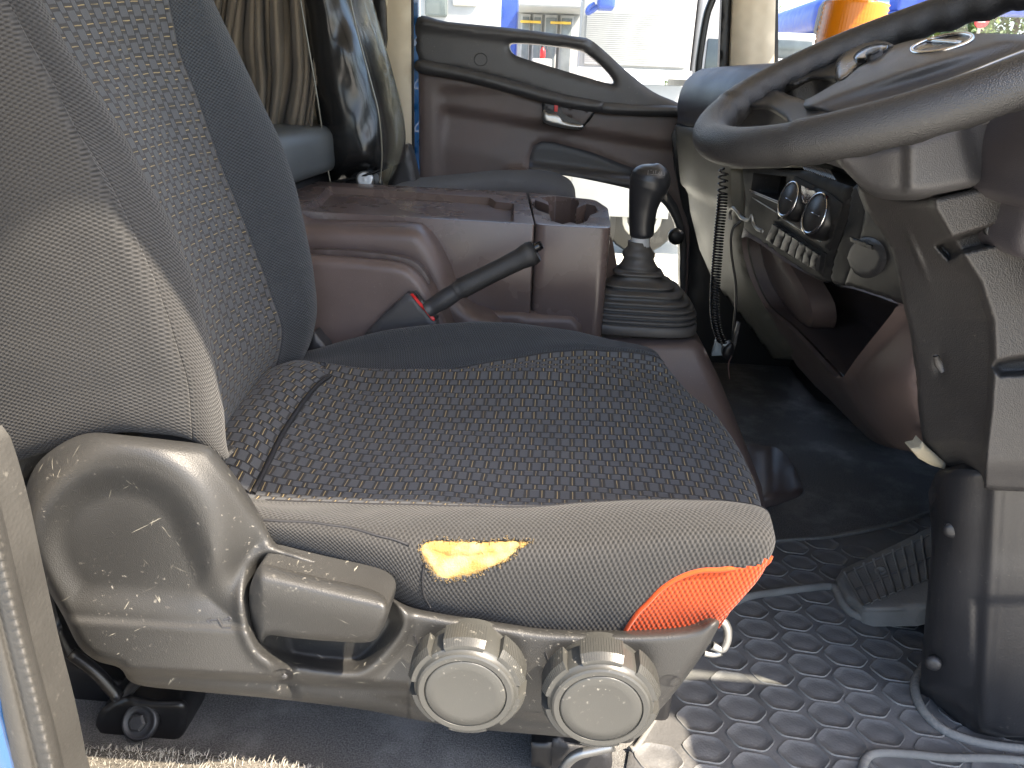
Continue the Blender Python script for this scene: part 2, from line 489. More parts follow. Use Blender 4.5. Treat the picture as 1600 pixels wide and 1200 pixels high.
# ---------------------------------------------------------------- setting: ground, floor, cab shell
def plane_xy(name, x0, x1, y0, y1, z, mat, n=1):
    V = [(x0+(x1-x0)*i/n, y0+(y1-y0)*j/n, z) for j in range(n+1) for i in range(n+1)]
    return mk(name, V, gridfaces(n+1, n+1), mat, smooth=False)
def concrete():
    m, t, b = newmat("yard_concrete")
    tc = N(t, "ShaderNodeTexCoord").outputs["Object"]
    n1 = tex_noise(t, tc, .5, 5, .65); n2 = tex_noise(t, tc, 40, 3, .6)
    c = mixc(t, ramp(t, n1, .3, .7), (.46, .45, .40), (.60, .58, .52))
    c = mixc(t, ramp(t, n2, .45, .8, 0, .3), c, (.33, .32, .29))
    t.links.new(c, b.inputs["Base Color"]); b.inputs["Roughness"].default_value = .9
    bump(t, n2, .3, .01, b); return m
g = plane_xy("ground", -260, 260, -260, 260, -1.0, concrete(), 2); tag(g, "pale concrete yard around the truck", kind='structure')
fl = MB().box(-1.25, 1.25, .42, 2.52, -.06, 0).obj("floor", M_carpet, loc=(0, 0, 0)); tag(fl, "blue-black carpet on the cab floor", kind='structure')
# cab shell (cream lined): roof, rear wall
rf = MB().box(-1.3, .93, .37, 2.54, 1.5, 1.55).obj("ceiling", M_cream, loc=(0, 0, 0)); tag(rf, "cream roof lining over the seats", kind='structure')
fw = MB().box(1.13, 1.18, .47, 2.52, -.06, .86).obj("wall", M_dark, loc=(0, 0, 0)); tag(fw, "unseen dark bulkhead added behind the dashboard to stop stray sun", kind='structure')  # bulkhead added out of sight so sun does not leak onto the floor
bw = MB().box(-1.3, -1.25, .42, 2.52, 0, 1.5).obj("wall", M_dark, loc=(0, 0, 0)); tag(bw, "dark rear wall of the sleeper", kind='structure')
cabw = MB()
cabw.box(-1.25, -.62, 2.50, 2.54, 0, 1.5)
cw1 = cabw.obj("wall", M_cream, loc=(0, 0, 0)); tag(cw1, "cream side lining behind the far door", kind='structure')

# ================================================================ DRIVER SEAT
seat = thing("driver_seat", "torn driver seat in black woven cloth with orange corner patch and grey plastic side panel", "seat", (-.05, .93, 0))
# ---- cushion: rows run rear -> front, from the near skirt over the near bolster, the insert and the far bolster
def rowP(pts, Y): return [PA(np.array(float(a)), np.array(float(b)), 1, Y if not callable(Y) else Y(i)) for i, (a, b) in enumerate(pts)]
K = 6
st_skirt = [(330, 868), (433, 878), (520, 895), (600, 925), (680, 968), (760, 985), (850, 1000), (940, 1004), (1030, 1000), (1118, 980)]
st_mid = [(330, 835), (433, 846), (520, 862), (600, 886), (672, 918), (765, 930), (860, 932), (955, 925), (1060, 915), (1172, 915)]
st_up = [(330, 808), (430, 816), (520, 829), (600, 845), (680, 862), (770, 868), (865, 868), (965, 858), (1080, 845), (1203, 850)]
st_top = [(330, 785), (425, 795), (518, 803), (606, 812), (690, 820), (775, 824), (865, 824), (960, 815), (1075, 806), (1201, 815)]
st_seam = [(330, 772), (415, 780), (515, 784), (610, 787), (700, 790), (780, 793), (865, 792), (955, 786), (1070, 783), (1190, 792)]
rows = [rowP(st_skirt, .672), rowP(st_mid, .655), rowP(st_up, .660), rowP(st_top, .695), rowP(st_seam, .752)]
def wrow(Y, xr, xf, zs):
    xs = np.linspace(xr, xf, 10)
    xs[1:-1] += 0
    return [np.array([x, Y, z]) for x, z in zip(xs, zs)]
# far outline of the insert front edge, read off the photograph
def xat(px, py, Y): return float(PA(np.array(float(px)), np.array(float(py)), 1, Y)[0])
rows.append(wrow(.80, -.345, xat(1196, 748, .80), [.392, .382, .380, .381, .382, .383, .384, .384, .381, .372]))
rows.append(wrow(.93, -.355, xat(1170, 672, .93), [.398, .384, .380, .382, .384, .387, .389, .390, .388, .376]))
rows.append(wrow(1.06, -.36, xat(1122, 606, 1.06), [.408, .396, .396, .399, .402, .405, .407, .408, .404, .392]))
rows.append(wrow(1.12, -.365, xat(1078, 572, 1.12), [.416, .410, .412, .417, .422, .426, .428, .427, .421, .405]))
# far seam: follows the curved line between insert and far bolster, then the crest and the outer side
seamf = [(395, 590), (470, 588), (520, 590), (590, 590), (660, 582), (730, 572), (800, 560), (870, 549), (930, 547), (1030, 560)]
rows.append(rowP(seamf, lambda i: [1.10, 1.11, 1.11, 1.11, 1.12, 1.13, 1.145, 1.155, 1.16, 1.155][i]))
crest = [(420, 560), (485, 547), (545, 530), (610, 516), (680, 508), (750, 504), (820, 507), (885, 516), (950, 530), (1022, 549)]
crest_in = [((a[0]+b[0])/2, (a[1]+b[1])/2-3) for a, b in zip(seamf, crest)]
rows.append(rowP(crest_in, 1.175))
rows.append(rowP(crest, 1.215))
last = rows[-1]
rows.append([p+np.array([0, .035, -.03]) for p in last])
rows.append([p+np.array([0, .035, -.14]) for p in last])
A = np.array(rows)
# front: let every row roll down to a common lower front edge
ends = A[:, -1]
low = np.stack([ends[:, 0]-.03, np.clip(ends[:, 1], .70, 1.22), np.full(len(ends), .29)], 1)
low[0] = ends[0]+np.array([-.03, .05, -.004]); low[:, 2] = np.minimum(low[:, 2], ends[:, 2]-.012)
mid = ends*.5+low*.5+np.array([.022, 0, .02]); mid[0] = ends[0]*.5+low[0]*.5
mid[1:4, 0] -= .008
A = np.concatenate([A, mid[:, None], low[:, None]], 1)
KR = 18; KC = 44
G = dense(A, KR, KC)
nR, nC = G.shape[:2]
u, v = guv(G)
# consistent texture lengths: u = along X, v = along the section at mid length
vm = v[:, nC//2][:, None]*np.ones((1, nC)); UVc = np.stack([u-u[:, nC//3][:, None]+.5, vm], -1)
# gentle sag and wrinkles of worn cloth
for i in range(nR):
    for j in range(nC):
        p = G[i, j]
        n_ = noise.noise(Vector((p[0]*9, p[1]*14, p[2]*9)))*.0022+noise.noise(Vector((p[0]*26, p[1]*26, p[2]*30)))*.0009
        G[i, j, 2] += n_
        if i < 5*KR: G[i, j, 1] += n_*.9
# torn hole outline (picture coordinates of the tear)
tear = np.array([(662, 872), (656, 856), (666, 845), (690, 842), (720, 843), (750, 845), (778, 843), (800, 842), (832, 846), (816, 854), (806, 862), (795, 874), (780, 883), (762, 890), (744, 898), (722, 903), (700, 907), (684, 904), (674, 893), (668, 882)], float)
def projm(V):
    q = V-CAM; z = q@cw
    return np.stack([800+F*(q@cr_)/z, 600-F*(q@cu)/z], -1)
UVi_ = np.stack([G[..., 0]+.5, vm], -1)
a, b = 1*KR, 4*KR          # refine the patch that holds the tear
cen = (G[:-1, :-1]+G[1:, 1:])/2
pc = projm(cen.reshape(-1, 3))
jit = np.array([noise.noise(Vector((x*.16, y*.16, 0)))*4 for x, y in pc])
tin = (inside(pc, tear) | ((polydist(pc, tear) < np.maximum(jit, 0)) & (np.abs(pc[:, 1]-870) < 60))).reshape(cen.shape[:2])
r0, r1 = 0, 4*KR
cush = thing  # keep name free
seg = lambda i0, i1, name, mat, keep=None: gridobj(name, G[i0:i1+1], mat, seat, UVc[i0:i1+1], keep=None if keep is None else keep[i0:i1], loc=None)
# orange corner patch: cells of the near skirt at the front under the curved seam
orange = np.array([(975, 990), (990, 965), (1012, 940), (1040, 915), (1075, 897), (1110, 890), (1150, 888), (1215, 880), (1300, 860), (1300, 1100), (940, 1100)], float)
pcc = pc.reshape(cen.shape[:2]+(2,))
ii = np.arange(cen.shape[0])[:, None]*np.ones((1, cen.shape[1]))
jj = np.arange(cen.shape[1])[None]*np.ones((cen.shape[0], 1))
isor = inside(pc, orange).reshape(cen.shape[:2]) & (ii < 3.6*KR)
front_or = (jj >= 9*KC) & (ii < 1.6*KR)
isor = isor | front_or
near = gridobj("cushion_bolster", G[0:4*KR+1], M_knit, seat, UVc[0:4*KR+1], keep=(~isor & ~tin)[0:4*KR])
org = gridobj("corner_patch", G[0:4*KR+1], M_orange, seat, UVc[0:4*KR+1], keep=(isor & ~tin)[0:4*KR]); org['label'] = "bright orange cloth corner patch"
ins = gridobj("cushion_insert", G[4*KR:9*KR+1], M_weave, seat, UVi_[4*KR:9*KR+1])
far = gridobj("cushion_bolster", G[9*KR:], M_knitfine, seat, UVc[9*KR:])
for o in (near, far, org): o.modifiers.new("cloth", 'SOLIDIFY').thickness = .0025; o.modifiers["cloth"].offset = -1
# foam seen through the tear
def foam_patch():
    i0, i1 = 1*KR-2, 4*KR; sub_ = G[i0:i1].copy()
    px = projm(sub_.reshape(-1, 3)); d = polydist(px, tear); ins_ = inside(px, tear)
    dep = np.where(ins_, .003+.009*sstep(d, 0, 42), .004).reshape(sub_.shape[:2])
    nrm = np.cross(np.gradient(sub_, axis=1), np.gradient(sub_, axis=0)); nrm /= np.linalg.norm(nrm, axis=2)[..., None]
    s = np.sign((nrm*(CAM-sub_)).sum(2))[..., None]
    nz = np.array([noise.noise(Vector(p*120))*.0012+noise.noise(Vector(p*40))*.002 for p in sub_.reshape(-1, 3)]).reshape(sub_.shape[:2])
    sub_ = sub_-nrm*s*(dep+nz)[..., None]
    keep = (ins_ | (d < 14)).reshape(sub_.shape[:2])[:-1, :-1]
    return gridobj("foam", sub_, M_foam, seat, keep=keep)
fo = foam_patch(); fo['label'] = "yellow foam showing through the tear"
# frayed yarns round the tear
fr = MB(); grd = projm(G[0:4*KR].reshape(-1, 3)); gv = G[0:4*KR].reshape(-1, 3)
tl = cr(tear, 14, True)
for k in range(200):
    q = tl[rng.integers(len(tl))]+rng.normal(size=2)*2.0
    p = gv[np.argmin(((grd-q)**2).sum(1))]
    d = rng.normal(size=3); d[1] = -abs(d[1])*.7; d /= np.linalg.norm(d); L = rng.uniform(.0015, .0045)
    fr.tube([p+np.array([0, .001, 0]), p+d*L*.5+np.array([0, -.001, .0005]), p+d*L], .00035, 3)
fro = fr.obj("frayed_threads", M_fray, seat); fro['kind'] = 'stuff'
# seams on the cushion
def seamtube(line, r=.0012, mat=M_thread, lift=.0006, name="seam"):
    line = np.asarray(line); d = CAM-line; d /= np.linalg.norm(d, axis=1)[:, None]
    return tube(name, line+d*lift, r, mat, seat, 6)
seamtube(G[4*KR, KC:10*KC]); seamtube(G[9*KR, KC:9*KC+10])
sk = cr(np.array([(398, 812), (440, 814), (490, 817), (540, 824), (590, 836), (640, 852)], float), 10)
def oncush(q):
    pxy = projm(gv); return np.array([gv[np.argmin(((pxy-x)**2).sum(1))] for x in q])
seamtube(cr(oncush(sk[::5]), 6), .0016)
seamtube(cr(oncush(np.array([(663, 880), (660, 905), (663, 930), (672, 948)], float)), 6), .0012)
oq = oncush(resample(cr(orange[:9], 6), 60))
for _ in range(4): oq[1:-1] = (oq[:-2]+oq[1:-1]*2+oq[2:])/4
pxo = projm(oq); oq = oq[pxo[:, 0] < 1206]
seamtube(oq, .0026, M_orange, .0012, "seam")
# insert rear roll with its tuck line
tk = cr(np.array([(395, 772), (415, 735), (437, 690), (460, 650), (485, 615), (508, 594), (525, 586)], float), 8)
zz = lambda q, z: PA(q[:, 0], q[:, 1], 2, z)
def onins(q):
    g2 = G[4*KR:9*KR+1].reshape(-1, 3); pxy = projm(g2); return np.array([g2[np.argmin(((pxy-x)**2).sum(1))] for x in q])
tkl = cr(onins(tk[::6]), 6)
tube("tuck_seam", tkl+np.array([0, 0, .002]), .0035, M_thread, seat, 8)
# roll between tuck line and backrest: woven strip
rl0 = tkl+np.array([-.004, 0, .003])
rl = np.stack([rl0, rl0+np.array([-.028, 0, .016]), rl0+np.array([-.062, 0, .018]), rl0+np.array([-.092, 0, .002]), rl0+np.array([-.105, 0, -.03])])
rg = dense(rl, 6, 2); uu, vv = guv(rg)
gridobj("insert_roll", rg, M_weave, seat, np.stack([vv, uu], -1), flip=True)

# ---- backrest
def curve_pts(c, Yb, Yt, n=14):
    q = resample(cr(np.array(c, float), 10), n)
    ys = np.linspace(Yb, Yt, n)
    return np.array([PA(q[i, 0], q[i, 1], 1, ys[i]) for i in range(n)])
ext = 14
C_out = [(-60, 735), (-130, 500), (-230, 200), (-380, -220)]
C_side = [(150, 672), (96, 430), (-20, 130), (-200, -220)]
C_side2 = [(232, 668), (178, 400), (60, 110), (-130, -220)]
C_seam = [(297, 680), (294, 616), (275, 537), (237, 434), (200, 356), (144, 256), (75, 153), (0, 34), (-90, -110), (-160, -220)]
C_ridge = [(345, 712), (338, 640), (322, 545), (290, 450), (256, 370), (200, 262), (145, 165), (95, 85), (45, 0), (-30, -110), (-110, -220)]
C_isil = [(349, 705), (342, 625), (330, 575), (300, 460), (268, 378), (212, 262), (160, 170), (104, 85), (60, 0), (-15, -110), (-95, -220)]
C_insf = [(425, 580), (439, 544), (434, 506), (416, 450), (387, 372), (362, 312), (344, 266), (312, 172), (287, 103), (269, 59), (262, 0), (225, -110), (180, -220)]
C_fsil = [(470, 545), (486, 519), (488, 470), (484, 412), (475, 369), (456, 287), (437, 228), (403, 156), (366, 81), (328, 0), (270, -110), (215, -220)]
c_out = curve_pts(C_out, .69, .69); c_side = curve_pts(C_side, .655, .645); c_side2 = curve_pts(C_side2, .648, .64)
c_seam = curve_pts(C_seam, .655, .655); c_ridge = curve_pts(C_ridge, .70, .70); c_isil = curve_pts(C_isil, .735, .735)
c_insf = curve_pts(C_insf, 1.10, 1.10); c_fsil = curve_pts(C_fsil, 1.205, 1.205)
c_in0 = c_isil*.985+c_insf*.015
c_in0 = c_isil+np.array([-.028, .03, .0])
c_mid = c_in0*.5+c_insf*.5+np.array([-.012, 0, 0]); c_q1 = c_in0*.75+c_insf*.25+np.array([-.009, 0, 0]); c_q3 = c_in0*.25+c_insf*.75+np.array([-.009, 0, 0])
c_fmid = c_insf*.5+c_fsil*.5+np.array([.018, 0, .0])
c_fb = c_fsil+np.array([-.05, .022, 0]); c_fb2 = c_fsil+np.array([-.13, .02, 0])
B = np.stack([c_out, c_side, c_side2, c_seam, c_ridge, c_isil, c_in0, c_q1, c_mid, c_q3, c_insf, c_fmid, c_fsil, c_fb, c_fb2])
# tuck the lower end under
down = B[:, :1]+np.array([-.03, 0, -.03]); down[:6] = B[:6, :1]+np.array([-.004, .03, -.012]); down[6:11] = B[6:11, :1]+np.array([-.02, 0, -.045])
B = np.concatenate([down, B], 1)
KB = 10
GB = dense(B, KB, 12)
ub, vb = guv(GB)
um = np.median(ub, axis=0)[None]*np.ones((GB.shape[0], 1))
for i in range(GB.shape[0]):
    for j in range(GB.shape[1]):
        p = GB[i, j]; n_ = noise.noise(Vector((p[0]*8, p[1]*10, p[2]*8)))*.004+noise.noise(Vector((p[0]*22, p[1]*22, p[2]*22)))*.0012
        GB[i, j, 1] += n_; GB[i, j, 0] += n_*.5
# along-curve length is the thread-crossing coordinate; across is v
UVb = np.stack([vb, um], -1)
bk = lambda a, b_, name, mat, uv: gridobj(name, GB[a*KB:b_*KB+1], mat, seat, uv[a*KB:b_*KB+1], flip=False)
UVk = np.stack([um, vb], -1)
b1 = bk(0, 3, "backrest_side", M_knit, UVk); b2 = bk(3, 6, "backrest_bolster", M_knit, UVk)
# insert: threads run across the back (Y); u crosses them upwards
UVi = np.stack([um, vb-vb[6*KB][None]], -1)
b3 = bk(6, 10, "backrest_insert", weave("back_weave", .0190, .034), UVi); b4 = bk(10, 14, "backrest_bolster", M_knitfine, UVk)
for o in (b1, b2, b3, b4): m_ = o.modifiers.new("cloth", 'SOLIDIFY'); m_.thickness = .004; m_.offset = -1
def bseam(line, r=.0012, mat=M_thread):
    d = CAM-line; d /= np.linalg.norm(d, axis=1)[:, None]; return tube("seam", line+d*.0005, r, mat, seat, 6)
bseam(GB[3*KB, 10:]); bseam(GB[10*KB, 14:])
# cross seam high on the insert
t_idx = np.argmin(np.abs(projm(GB[10*KB])[:, 1]-59))
bseam(GB[6*KB:10*KB+1, t_idx], .002)
# far-side hinge trim at the foot of the backrest
relief("hinge_cover", [(480, 560), (488, 520), (500, 530), (512, 545), (505, 560)], onY(1.235), M_dark, seat, step=6, round_px=5, round_m=.006, depth=.03)
# grey shell under the near bolster
relief("back_shell", [(-60, 760), (-30, 715), (40, 680), (120, 655), (200, 650), (260, 655), (200, 690), (120, 700), (70, 725), (44, 752), (0, 800)], onY(.70), M_seatpl, seat, step=10, round_px=14, round_m=.02, depth=.05)

# ---- grey side panel with recliner bulge
trim = np.array([(150, 676), (196, 680), (261, 687), (322, 696), (345, 717), (378, 761), (411, 813), (433, 851), (465, 862), (496, 873), (540, 890), (575, 907), (610, 932), (640, 949), (690, 960), (741, 968), (800, 977), (860, 985), (970, 988), (1040, 986), (1085, 980), (1112, 968), (1124, 974),
                 (1105, 1012), (1080, 1048), (1056, 1080), (1032, 1108), (1005, 1135), (985, 1160), (940, 1158), (865, 1150), (741, 1139), (650, 1125), (573, 1110), (475, 1097), (400, 1089), (300, 1080), (212, 1069), (187, 1044), (150, 1032), (122, 1008), (100, 965), (72, 915), (50, 865), (38, 820), (36, 790), (44, 752), (62, 720), (93, 695), (122, 681)], float)
dish = np.array([(190+134*math.cos(math.radians(t_)), 850-126*math.sin(math.radians(t_))) for t_ in range(205, 10, -13)]+[(345, 872), (372, 930), (390, 990), (300, 976), (200, 966), (110, 958), (86, 930)], float)
rec = np.array([(384, 935), (390, 905), (405, 876), (430, 868), (470, 880), (530, 897), (580, 912), (610, 935), (625, 965), (622, 985), (600, 1015), (570, 1042), (540, 1048), (470, 1040), (420, 1028), (398, 1005), (386, 970)], float)
dish = cr(dish, 5, True); rec = cr(rec, 4, True); trim_s = cr(trim, 3, True)
def trim_off(px, py):
    q = np.stack([px, py], 1)
    o = np.zeros(len(px))
    bul = 1-sstep(px-.25*(py-870)-.75*np.maximum(0, 868-py), 375, 425)                 # recliner part stands prouder
    o -= .034*bul
    d = polydist(q, dish); ind = inside(q, dish)
    o += np.where(ind, .011*sstep(d, 0, 55), 0)
    rr = np.hypot(px-190, (py-850)*1.03); o += .034*sstep(rr, 138, 225)*bul*(1-sstep(py, 880, 960))
    # lower lip stands proud below the crease, then folds under
    crease = 962+.06*(px-110)
    lip = sstep(py, crease-4, crease+14)*(px < 470)*bul
    o -= .006*lip
    skirt = 1046+.055*(px-187)
    o += .022*sstep(py, skirt-6, skirt+10)*(px < 640)*(1-sstep(px, 560, 700))+.020*sstep(py-(1088+.13*(px-600)), -6, 10)*sstep(px, 560, 700)*(1-sstep(px, 860, 960))
    d2 = polydist(q, rec); in2 = inside(q, rec)
    sd = np.where(in2, -d2, d2)
    o += .036*(1-sstep(sd, -20, 5))-.0045*np.exp(-((sd-9)/9)**2)
    # soft hollow in the middle of the front part, raised top edge
    o += .006*np.exp(-((px-640)/70)**2-((py-1030)/40)**2)
    return o
side = relief("side_panel", trim, onY(.640), M_seatpl, seat, step=3.6, round_px=18, round_m=.018, depth=.05, off=trim_off, n=5, back=(-.42, 1, -.62))
side['label'] = "scuffed grey plastic side panel"
# lever
lev = [(389, 935), (392, 912), (405, 884), (418, 882), (450, 890), (500, 902), (560, 915), (592, 926), (606, 942), (605, 965), (596, 985), (578, 1003), (520, 1002), (460, 997), (420, 993), (408, 1006), (396, 992), (389, 962)]
def lev_off(px, py):
    ridge = 908+.235*(px-420)
    o = .022*(1-sstep(py, ridge-38, ridge+4))
    o += .016*sstep(py, ridge+8, ridge+92)
    o += .012*(1-sstep(px, 388, 412))
    return o
lv = relief("recline_lever", lev, onY(.592), M_seatpl, seat, step=5, round_px=9, round_m=.010, depth=.035, off=lev_off)
# knobs
def knob(cx, cy):
    c = PA(np.array(float(cx)), np.array(float(cy)), 1, .594)
    ax = (0, -1, .0)
    V, f = disc_lathe([(.050, -.055), (.050, -.033), (.0545, -.032), (.0548, -.012), (.0535, -.006), (.0505, -.0035), (.0495, 0), (.0475, .0015), (.0425, .0012), (.0415, -.0012)], 48, c, ax)
    kb = mk("knob", V, f, M_knobpl, seat); split_angle(kb, 35)
    V, f = disc_lathe([(.0412, -.003), (.0412, .0006), (.0395, .0016), (.03, .0008), (.015, 0), (.002, -.0002)], 40, c, ax)
    cp = mk("knob_cap", V, f, M_knobpl, kb)
    gm = None
    for k in range(6):
        a0 = math.radians(93+60*k)
        if gm is None or True:
            mb = MB(); hw = math.radians(21); nr = 17
            for i in range(nr):                     # fine ribs of the grip
                a1 = a0-hw+2*hw*i/nr; a2 = a0-hw+2*hw*(i+.62)/nr; a3 = a0-hw+2*hw*(i+1)/nr
                for b0, b1, ro in ((a1, a2, .0612), (a2, a3, .0608)):
                    V = []
                    for (r_, h_) in ((.050, -.033), (ro+.0006, -.033), (ro, -.012), (ro-.0045, -.0045), (.050, -.0045)):
                        for aa in (b0, b1):
                            V.append((c[0]+r_*math.cos(aa), c[1]-h_, c[2]+r_*math.sin(aa)))
                    fs = [(0, 2, 3, 1), (2, 4, 5, 3), (4, 6, 7, 5), (6, 8, 9, 7), (0, 8, 6, 4), (0, 4, 2), (1, 3, 5), (1, 5, 7, 9)]
                    mb.add(V, fs)
            mb.obj("grip", M_knobpl, kb)
    return kb
knob(727, 1084); knob(939, 1107)
# flat black discs painting in the shade of screw recesses; seat pictograms
def hole_shade(cx, cy, rx, ry, Y):
    el = [(cx+rx*math.cos(a), cy+ry*math.sin(a)) for a in np.linspace(0, 2*math.pi, 14, endpoint=False)]
    el = np.array(el); p = onmesh(side, el[:, 0], el[:, 1], .0006); c0 = onmesh(side, [cx], [cy], .0005)[0]
    V = list(p)+[p_*.55+c0*.45 for p_ in p]+[c0]; n_ = len(p)
    f_ = gridfaces(2, n_, closed_c=True)+[(n_+i, n_+(i+1) % n_, 2*n_) for i in range(n_)]
    h = mk("hole_shade", V, f_, M_black, seat)
    return h
hole_shade(442, 1055, 17, 10, .6405); hole_shade(1047, 1064, 17, 9, .6385)
lathe("screw", [(.004, 0), (.004, .0012), (.002, .002)], M_dark, seat, onmesh(side, [444.], [1056.], .0005)[0], (0, -1, 0), 10)
def icon(pts_list, Y, off=None):
    mb = MB()
    for pl in pts_list:
        q = resample(np.array(pl, float), 7) if len(pl) == 2 else np.array(pl, float); mb.tube(onmesh(side, q[:, 0], q[:, 1], -.0002), .0011, 5)
    return mb.obj("seat_symbol", M_dark, seat)
icon([[(340, 966), (348, 981), (361, 981)], [(324, 969), (340, 968)], [(330, 966), (324, 969), (329, 973)], [(350, 968), (362, 966)], [(357, 963), (362, 966), (358, 970)]], .6165)
icon([[(647, 992), (653, 1005), (655, 1012)], [(655, 1005), (664, 1004)], [(661, 996), (661, 1012)], [(658, 999), (661, 995), (664, 999)]], .6385)
icon([[(852, 1018), (858, 1034), (872, 1034)], [(876, 1024), (876, 1040)], [(872, 1028), (876, 1023), (880, 1028)]], .6385)
# wire loop at the front corner
lp = np.array([(1112, 1008), (1128, 1014), (1136, 1002), (1137, 985), (1132, 973), (1124, 968)], float)
tube("wire_loop", cr(PA(lp[:, 0], lp[:, 1], 1, .70), 6), .0048, M_steel, seat, 8)
lp2 = np.array([(1100, 1020), (1115, 1022), (1127, 1019)], float)
tube("wire_loop", cr(PA(lp2[:, 0], lp2[:, 1], 1, .70), 5), .004, M_steel, seat, 8)
# seat frame under the cushion and mount with its bolt
rbox("seat_frame", -.30, .17, .71, 1.22, .13, .27, M_black, seat, .01)
mount = relief("seat_mount", [(150, 1160), (152, 1120), (170, 1098), (200, 1085), (245, 1092), (290, 1095), (292, 1130), (280, 1165), (270, 1180), (160, 1180)], onY(.745), M_black, seat, step=8, round_px=12, round_m=.012, depth=.06)
c = PA(np.array(218.), np.array(1128.), 1, .735)
V, f = disc_lathe([(.024, -.01), (.024, 0), (.020, .003), (.0195, .0012), (.013, .0012)], 24, c, (0, -.8, .6)); mk("washer", V, f, M_dark, mount)
V, f = disc_lathe([(.012, 0), (.012, .008), (.009, .010)], 6, c, (0, -.8, .6)); mk("bolt", V, f, M_dark, mount, smooth=False)
relief("seat_frame", [(70, 880), (90, 960), (120, 1020), (170, 1052), (250, 1085), (300, 1095), (300, 1160), (150, 1170), (110, 1100), (80, 980)], onY(.80), M_black, seat, step=12, round_px=10, round_m=.01, depth=.1)
rl_ = np.array([(110, 1020), (150, 1050), (185, 1090)], float)
tube("seat_frame", cr(PA(rl_[:, 0], rl_[:, 1], 1, .74), 5), .008, M_black, seat)
tube("seat_frame", PA(np.array([240., 205., 180.]), np.array([1040., 1075., 1120.]), 1, .76), .007, M_dark, seat)
# slide rail and release bar at the front underside
relief("slide_rail", [(848, 1165), (870, 1150), (890, 1160), (950, 1172), (945, 1210), (850, 1210)], onY(.735), M_dark, seat, step=8, round_px=6, round_m=.006, depth=.05)
rb = np.array([(872, 1215), (888, 1190), (905, 1178), (930, 1172), (960, 1165)], float)
tube("release_bar", cr(PA(rb[:, 0], rb[:, 1], 1, .715), 5), .0065, M_steel, seat)
relief("rail_cover", [(830, 1160), (862, 1160), (862, 1200), (830, 1198)], onY(.72), M_black, seat, step=8, round_px=3, round_m=.003, depth=.04, smooth=False)

# ================================================================ belt buckle beside the seat
bu = thing("belt_buckle", "black seat belt buckle with red release strip beside the parking brake", "belt buckle", tuple(PA(np.array(640.), np.array(520.), 1, 1.26)))
relief("buckle_body", [(570, 522), (596, 494), (636, 458), (645, 459), (660, 475), (682, 502), (690, 530), (600, 545)], onY(1.262), M_grey, bu, step=6, round_px=6, round_m=.006, depth=.025, smooth=False)
relief("release_button", [(641, 460), (645, 459), (680, 499), (678, 502), (675, 500)], onY(1.256), M_red, bu, step=4, round_px=2, round_m=.001, depth=.012, smooth=False)
relief("buckle_slot", [(644, 457), (648, 456), (684, 498), (681, 500)], onY(1.259), M_black, bu, step=4, round_px=1, round_m=.0005, depth=.012, smooth=False)

# ================================================================ CENTRE CONSOLE
con = thing("center_console", "brown plastic console between the seats with tray top and cup holders", "console", (-.15, 1.62, 0))
def plate(name, outline, pockets, z, zb, mat, parent, r=.006, smooth=True, curved=6):
    """solid with straight sides and flat-bottomed pockets, made in world XY. pockets: (outline, depth)"""
    mb_v = []; faces = []
    def area(q): return .5*np.sum(q[:, 0]*np.roll(q[:, 1], -1)-np.roll(q[:, 0], -1)*q[:, 1])
    ol = np.array(outline, float); ol = ol if area(ol) > 0 else ol[::-1]
    ps = [(np.array(p, float) if area(np.array(p, float)) > 0 else np.array(p, float)[::-1], d) for p, d in pockets]
    allp = np.concatenate([ol]+[p for p, _ in ps]); edges = []; nb = 0; loops = []
    for q in [ol]+[p for p, _ in ps]:
        edges += [(nb+i, nb+(i+1) % len(q)) for i in range(len(q))]; loops.append((nb, len(q))); nb += len(q)
    vs, es, fs, *_ = delaunay_2d_cdt([Vector(p) for p in allp], edges, [], 0, 1e-7)
    V2 = np.array([tuple(v) for v in vs]); tri = np.array(fs); cen = V2[tri].mean(1)
    k = inside(cen, ol)
    for p, _ in ps: k &= ~inside(cen, p)
    V = [(x, y, z) for x, y in V2]; F_ = [tuple(t) for t in tri[k]]
    def idx(q): return [int(np.argmin(((V2-p)**2).sum(1))) for p in q]
    io = idx(ol); b = len(V); V += [(x, y, zb) for x, y in ol]; m = len(ol)
    for i in range(m): j = (i+1) % m; F_.append((io[i], b+i, b+j, io[j]))
    F_.append(tuple(b+i for i in range(m-1, -1, -1)))
    for p, d in ps:
        ip = idx(p); b = len(V); c = p.mean(0)
        V += [(c[0]+(x-c[0])*.96, c[1]+(y-c[1])*.96, z-d) for x, y in p]; m = len(p)
        for i in range(m): j = (i+1) % m; F_.append((ip[i], ip[j], b+j, b+i))
        F_.append(tuple(b+i for i in range(m)))
    o = mk(name, V, F_, mat, parent, smooth=True)
    bevelled(o, r, 3, 30)
    return o
def pz(px, py, z): return PA(np.array(float(px)), np.array(float(py)), 2, z)[:2]
ZT = .600
def rounded(pts, r, n=5):
    p = np.array(pts, float); out = []
    for i in range(len(p)):
        a, b, c = p[i-1], p[i], p[(i+1) % len(p)]
        u1 = (a-b)/np.linalg.norm(a-b); u2 = (c-b)/np.linalg.norm(c-b)
        s, e = b+u1*r, b+u2*r
        for t in np.linspace(0, 1, n): out.append((1-t)**2*s+2*t*(1-t)*b+t*t*e)
    return np.array(out)
tray_o = rounded([pz(405, 326, ZT), pz(835, 351, ZT), pz(822, 301, ZT), pz(490, 283, ZT), pz(430, 290, ZT)], .006)
tray_p = rounded([pz(478, 325, ZT), pz(803, 346, ZT), pz(803, 318, ZT), pz(775, 315, ZT), pz(766, 309, ZT), pz(513, 291, ZT)], .006)
plate("tray", tray_o, [(tray_p, .015)], ZT, .40, M_brownsm, con, .004)
